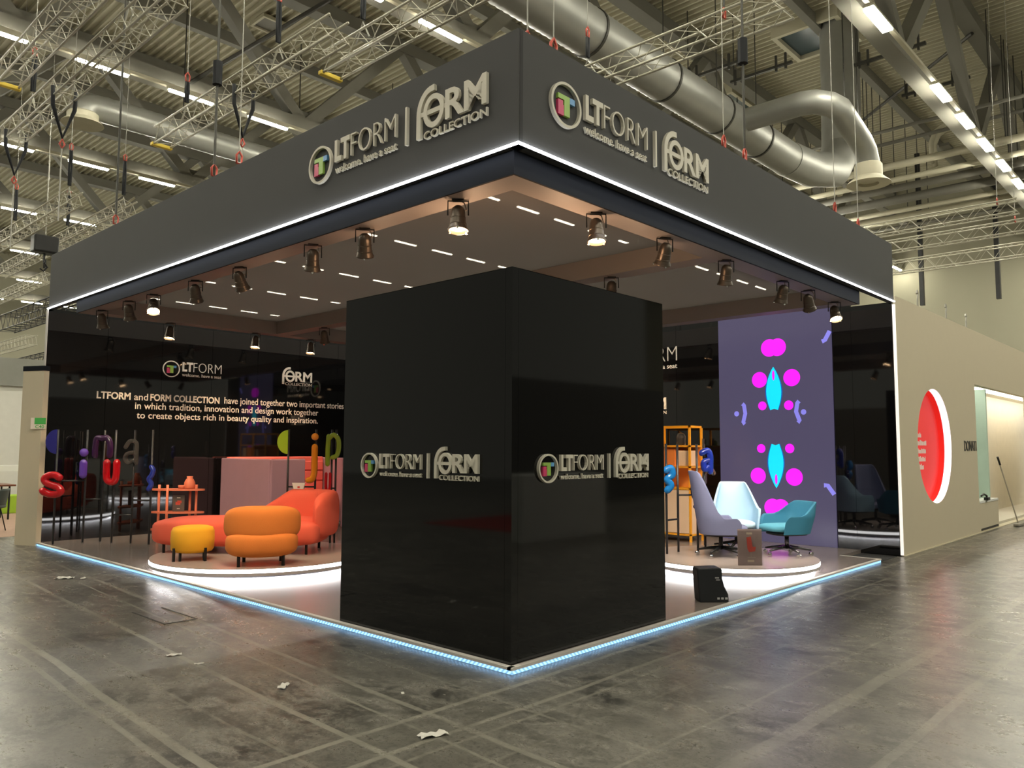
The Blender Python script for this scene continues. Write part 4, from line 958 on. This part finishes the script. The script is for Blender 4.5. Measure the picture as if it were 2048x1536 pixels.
for (y0_,w_,h_,mt,n) in [(0.07,0.20,0.26,C_CR,'cream file box on the upper cabinet shelf, nearest the post'),(0.32,0.28,0.29,mat('orange_felt',(0.80,0.25,0.05),0.8),'orange felt box on the upper cabinet shelf'),(0.72,0.22,0.22,C_CR,'cream storage box at the far end of the upper cabinet shelf')]:
    o = MB().rbox(0.05,0.33,y0_,y0_+w_,0,h_,0.01).build('storage_box', mt); o.location = (7.47,2.95,1.302); tag(o, n, 'box')
t = thing('round_vase', 'clear rounded vase in the open top bay of the cabinet', 'vase', (7.64,3.22,1.653))
MB().lathe([(0,0),(0.07,0),(0.08,0.03),(0.08,0.15),(0.05,0.20),(0,0.215)],(0,0,0),24).build('body', G_CLR, t, smooth=True)

# ------------------------------------------------------------------ neighbouring stand on the right
t = thing('neighbour_stand_wall', 'long beige wall of the next stand with a big round opening', 'stand wall', M=frame((8.56,0.0,0.0),(1,0,0)))
circ = [(10.43-8.56+0.985*math.cos(a), 1.66+0.96*math.sin(a)) for a in [2*PI*i/64 for i in range(64)]]
b = MB(); b.add(*shape_bm([[(0,0),(4.66,0),(4.66,3.95),(0,3.95)], circ], -0.12, 0.0)); b.build('front_wall', M_BEIGE, t)
b = MB(); b.box(4.66,6.22,0.0,0.56,-0.12,0.0); b.box(4.66,14.0,2.87,3.95,-0.12,0.0); b.box(9.9,14.0,0,2.87,-0.12,0.0); b.build('front_wall', M_BEIGE, t)
MB().box(4.66,6.22,0.56,0.60,-0.22,0.01).build('sill', mat('white_sill',(0.8,0.8,0.75),0.5), t)
MB().box(4.72,6.15,0.03,0.07,0.0,0.004).build('dark_slot', M_BLACK, t)
b = MB(); n = 64
for (d0,d1,mt,nm) in ((0.003,0.115,mat('lit_white_reveal',(0.9,0.9,0.95),0.5,emit=1.0,ecol=(0.92,0.92,1.0)),'lit_reveal'),(0.115,0.20,mat('red_reveal_glow',(0.75,0.02,0.015),0.55,emit=0.35,ecol=(1.0,0.03,0.02)),'red_reveal')):  # red reveal is no lamp; emission puts the light on it into its material
    b = MB(); vs = []
    for (cx_,cz_) in circ: vs += [(cx_,cz_,-d0),(cx_,cz_,-d1)]
    b.add(vs, [(2*i,2*((i+1)%n),2*((i+1)%n)+1,2*i+1) for i in range(n)]); 
    o = b.build(nm, mt, t); md = o.modifiers.new('thickness','SOLIDIFY'); md.thickness = 0.006; md.offset = 0
MB().prism(ell(10.43-8.56,1.66,1.05,1.05,48),-0.21,-0.20).build('red_back_disc', mat('red_glow_panel',(0.75,0.03,0.03),0.6,emit=0.30,ecol=(1.0,0.05,0.04)), t)  # disc glows by its own emission, with no lamp behind it
b = MB()
for i,(w_,h_) in enumerate(((0.16,.085),(0.40,.10),(0.40,.09),(0.34,.09),(0.26,.10))):   # unreadable small print, cut by the opening
    xs_ = 1.40
    while xs_ < 1.63+w_:
        ww = 0.03+0.03*random.random(); b.box(xs_, xs_+ww, 1.80-0.135*i, 1.80-0.135*i+h_*(0.6+0.4*random.random()), -0.199, -0.197); xs_ += ww+0.012
b.build('small_lettering', M_WHITETXT, t)
b = MB(); q = text_bm('DONATI', 12.26-8.56, 13.14-8.56, 1.57, 1.765, 0.01, 0.0, 0.0); b.add(q[0], q[1]); b.build('dark_lettering', mat('dark_lettering_vinyl',(0.05,0.05,0.05),0.5), t)
MB().box(4.60,11,0.0,0.05,0.0,0.55).build('plinth_floor', mat('pale_platform',(0.5,0.48,0.40),0.5), t) if False else None
# interior behind the openings
t = thing('neighbour_stand_interior', 'bright cream room of the next stand seen through its doorway', 'stand interior')
MB().box(14.9,27.0,0.95,1.05,0,3.0).build('cream_partition', mat('cream_interior',(0.75,0.70,0.58),0.6), t)
MB().box(14.78,14.86,0.15,0.75,0,2.87).build('jamb', mat('mint_interior',(0.52,0.66,0.56),0.6), t)
MB().box(13.1,14.78,0.70,0.76,0,3.0).build('mint_partition', mat('mint_interior',(0.52,0.66,0.56),0.6), t)
MB().box(13.0,27.0,0.13,1.05,2.95,3.0).build('lid', mat('cream_interior',(0.75,0.70,0.58),0.6), t)
MB().box(13.0,27.0,0.13,0.95,0.0,0.06).build('raised_floor', mat('pale_platform',(0.6,0.56,0.46),0.5), t)
MB().box(15.2,26.0,0.40,0.48,2.90,2.94).box(13.3,14.6,0.35,0.42,2.90,2.94).build('ceiling_light', mat('interior_light_line',(1,1,1),0.5,emit=16,ecol=(1.0,0.97,0.90)), t)
# broom, hook
t = thing('push_broom', 'long-handled push broom leaning in the bright doorway', 'broom')
MB().tube([(14.65,-0.05,1.45),(15.32,-0.24,0.06)],0.013,8).build('handle', mat('pale_broom_handle',(0.45,0.40,0.32),0.5), t)
MB().tube([(14.65,-0.05,1.45),(14.74,-0.075,1.28)],0.02,8).build('grip', M_BLACK, t)
MB().rbox(15.05,15.6,-0.30,-0.20,0.01,0.06,0.01).build('head', mat('broom_head',(0.30,0.27,0.22),0.6), t)
t = thing('clamp_arm', 'small black clamp arm on the window sill of the next stand', 'clamp', (13.3,-0.02,0.60))
MB().tube([(0,0,0.10),(0.20,0,0.13),(0.42,0,0.09),(0.46,0,0.0)],0.018,8).build('arm', M_BLACK, t); MB().rbox(0.36,0.54,-0.04,0.04,0.0,0.06,0.01).build('jaw', M_BLACK, t)
for x_,n in ((9.9,'left'),(11.6,'middle'),(13.0,'right')):
    tag(MB().tube([(x_,0.05,3.94),(x_,0.05,4.10),(x_+0.04,0.05,4.18),(x_,0.05,4.24),(x_-0.04,0.05,4.18)],0.014,6).build('rigging_eye', M_CHAIN), 'small steel rigging eye on top of the beige wall, '+n+' one of three', 'rigging eye')
struct(MB().box(8.56,22.5,-0.02,0.12,0.0,0.012).build('trim_1', M_BEIGE))

# ------------------------------------------------------------------ neighbouring stand on the left
dv = Vector((-0.17,0.36,0)).normalized()
t = thing('left_return_wall', 'narrow beige wall end behind the left edge of the black wall', 'stand wall', M=frame((-0.225,10.82,0),(-dv.x,-dv.y,0)))
MB().box(0,0.44,0,2.82,-0.10,0).build('panel', M_BEIGE, t)
MB().box(-0.005,0.445,2.82,2.90,-0.11,0.005).build('dark_cap', M_RINGF, t)
t = thing('aisle_number_sign', 'small white and green sign reading C40 on the beige wall end', 'sign', M=frame((-0.155,10.54,1.87),(0.70,-0.71,0)))
MB().box(0,0.24,0,0.18,0,0.006).build('plate', mat('white_sign_plate',(0.80,0.72,0.62),0.5), t)
MB().box(0.06,0.24,0.075,0.18,0.006,0.009).build('green_field', mat('sign_green',(0.08,0.45,0.10),0.5), t)
b = MB(); q = text_bm('C40',0.075,0.215,0.012,0.062,0.003,0.01,0.006); b.add(q[0],q[1]); b.build('number', mat('sign_green',(0.08,0.45,0.10),0.5), t)
tag(MB().box(-5.0,7.0,22.0,22.1,0,3.3).build('white_partition', mat('white_stand_wall',(0.62,0.61,0.55),0.7)), 'pale partition of the stand across the side aisle', 'stand wall')
tag(MB().box(-5.0,7.0,21.9,22.12,3.3,4.1).build('grey_partition_band', mat('grey_stand_band',(0.25,0.25,0.22),0.7)), 'grey top band over the pale partition', 'band')
tag(MB().rbox(-1.5,3.2,17.6,18.2,0.0,0.42,0.03).build('lime_bench', mat('lime_fabric',(0.35,0.55,0.04),0.8)), 'lime green bench beyond the side aisle', 'bench')
tag(MB().box(-1.8,3.4,19.2,19.6,0.95,1.10).build('white_counter', mat('white_laminate',(0.8,0.78,0.75),0.3)), 'long white counter top beyond the lime bench', 'counter')
def side_chair(x, y, rz, label, shellm):
    t = thing('side_chair', label, 'chair', (x,y,0), rz)
    MB().sell((0,0,0.47),(0.24,0.23,0.04),0.5,0.6,28,10).build('seat', shellm, t, smooth=True)
    shell(MB(),0.50,0.46,0.60,0.80,0.45,0.18,0.1,0.02,28,8).build('backrest', shellm, t, smooth=True)
    for sx in (-1,1):
        for sy in (-1,1): MB().tube([(0.12*sx,0.14*sy,0.45),(0.21*sx,0.21*sy,0)],0.010,8).build('leg', M_BLACK, t, smooth=True)
    return t
M_GC = mat('sage_grey_shell',(0.08,0.10,0.09),0.6); M_BC = mat('brown_leather',(0.16,0.06,0.03),0.5)
side_chair(0.02,13.3,2.6,'sage grey side chair on thin legs beside the beige wall end',M_GC)
side_chair(0.75,17.0,0.5,'brown side chair before the lime bench',M_BC)
t = thing('cafe_table', 'dark cafe table with brown top beyond the side aisle', 'table', (0.2,16.2,0))
MB().rbox(-0.9,0.9,-0.4,0.4,0.72,0.76,0.01).build('table_top', M_BC, t)
for (x_,y_) in ((-0.8,-0.3),(0.8,-0.3),(-0.8,0.3),(0.8,0.3)): MB().tube([(x_,y_,0),(x_,y_,0.72)],0.02,8).build('leg', M_BLACK, t)
tag(MB().box(-2.5,2.4,12.2,21.9,0.0,0.003).build('salmon_carpet', mat('salmon_carpet',(0.45,0.30,0.22),0.9)), 'pale salmon carpet of the stand across the side aisle', 'carpet')

# ------------------------------------------------------------------ things behind the viewer that the black tower mirrors
tag(MB().box(5.7,8.0,-5.5,-4.9,0.0,1.13).build('stacked_boards', mat('white_board',(0.55,0.56,0.52),0.6)), 'stack of white boards across the aisle mirrored in the tower', 'boards')
tag(MB().box(-11.2,-11.0,-8,9.0,0,3.2).build('opposite_stand_wall', mat('grey_brown_stand_wall',(0.07,0.062,0.05),0.7)), 'grey brown stand wall across the aisle mirrored in the tower', 'stand wall')
tag(MB().box(-9.0,24.0,-11.2,-11.0,0,3.6).build('aisle_stand_wall', mat('dark_stand_wall',(0.035,0.033,0.028),0.7)), 'dark stand wall beyond the stacked boards mirrored in the tower', 'stand wall')
tag(MB().box(-9.5,-6.8,1.0,9.0,0.0,0.015).build('red_carpet', mat('red_carpet',(0.22,0.015,0.012),0.9)), 'red carpet across the aisle mirrored in the tower', 'carpet')

# ------------------------------------------------------------------ litter on the hall floor
PP = mat('crumpled_white_film',(0.62,0.60,0.54),0.35)
for (x,y,s_,n) in [(-0.78,6.70,0.09,'larger of two by the platform edge'),(-0.63,6.53,0.05,'smaller of two by the platform edge'),(-1.41,2.27,0.05,'middle of the floor, left'),(-1.39,1.90,0.03,'little ring shape near the floor middle'),(-1.26,0.96,0.05,'centre of the floor'),(-1.16,-0.44,0.07,'torn strip in the front'),(-0.80,0.27,0.018,'tiny fleck near the corner')]:
    b = MB(); bm = bmesh.new(); bmesh.ops.create_grid(bm, x_segments=6, y_segments=4, size=1)
    for v in bm.verts: v.co = Vector((v.co.x*s_*(1+0.25*random.random()), v.co.y*s_*0.45*(1+0.4*random.random()), 0.003+random.random()*s_*0.22))
    b.bm(bm, Matrix.Translation((x,y,0)) @ Matrix.Rotation(random.random()*3,4,'Z')); bm.free()
    tag(b.build('film_scrap', PP, smooth=True), 'scrap of crumpled white film on the floor, '+n, 'litter')
# service hatch outline in the floor
b = MB(); b.box(-1.01,-0.995,3.40,4.12,0,0.003); b.box(-0.71,-0.695,3.40,4.15,0,0.003); b.box(-1.01,-0.695,3.385,3.40,0,0.003)
tag(b.build('floor_hatch_seam', M_BLACK), 'dark seam outline of a service hatch in the concrete', 'floor hatch')
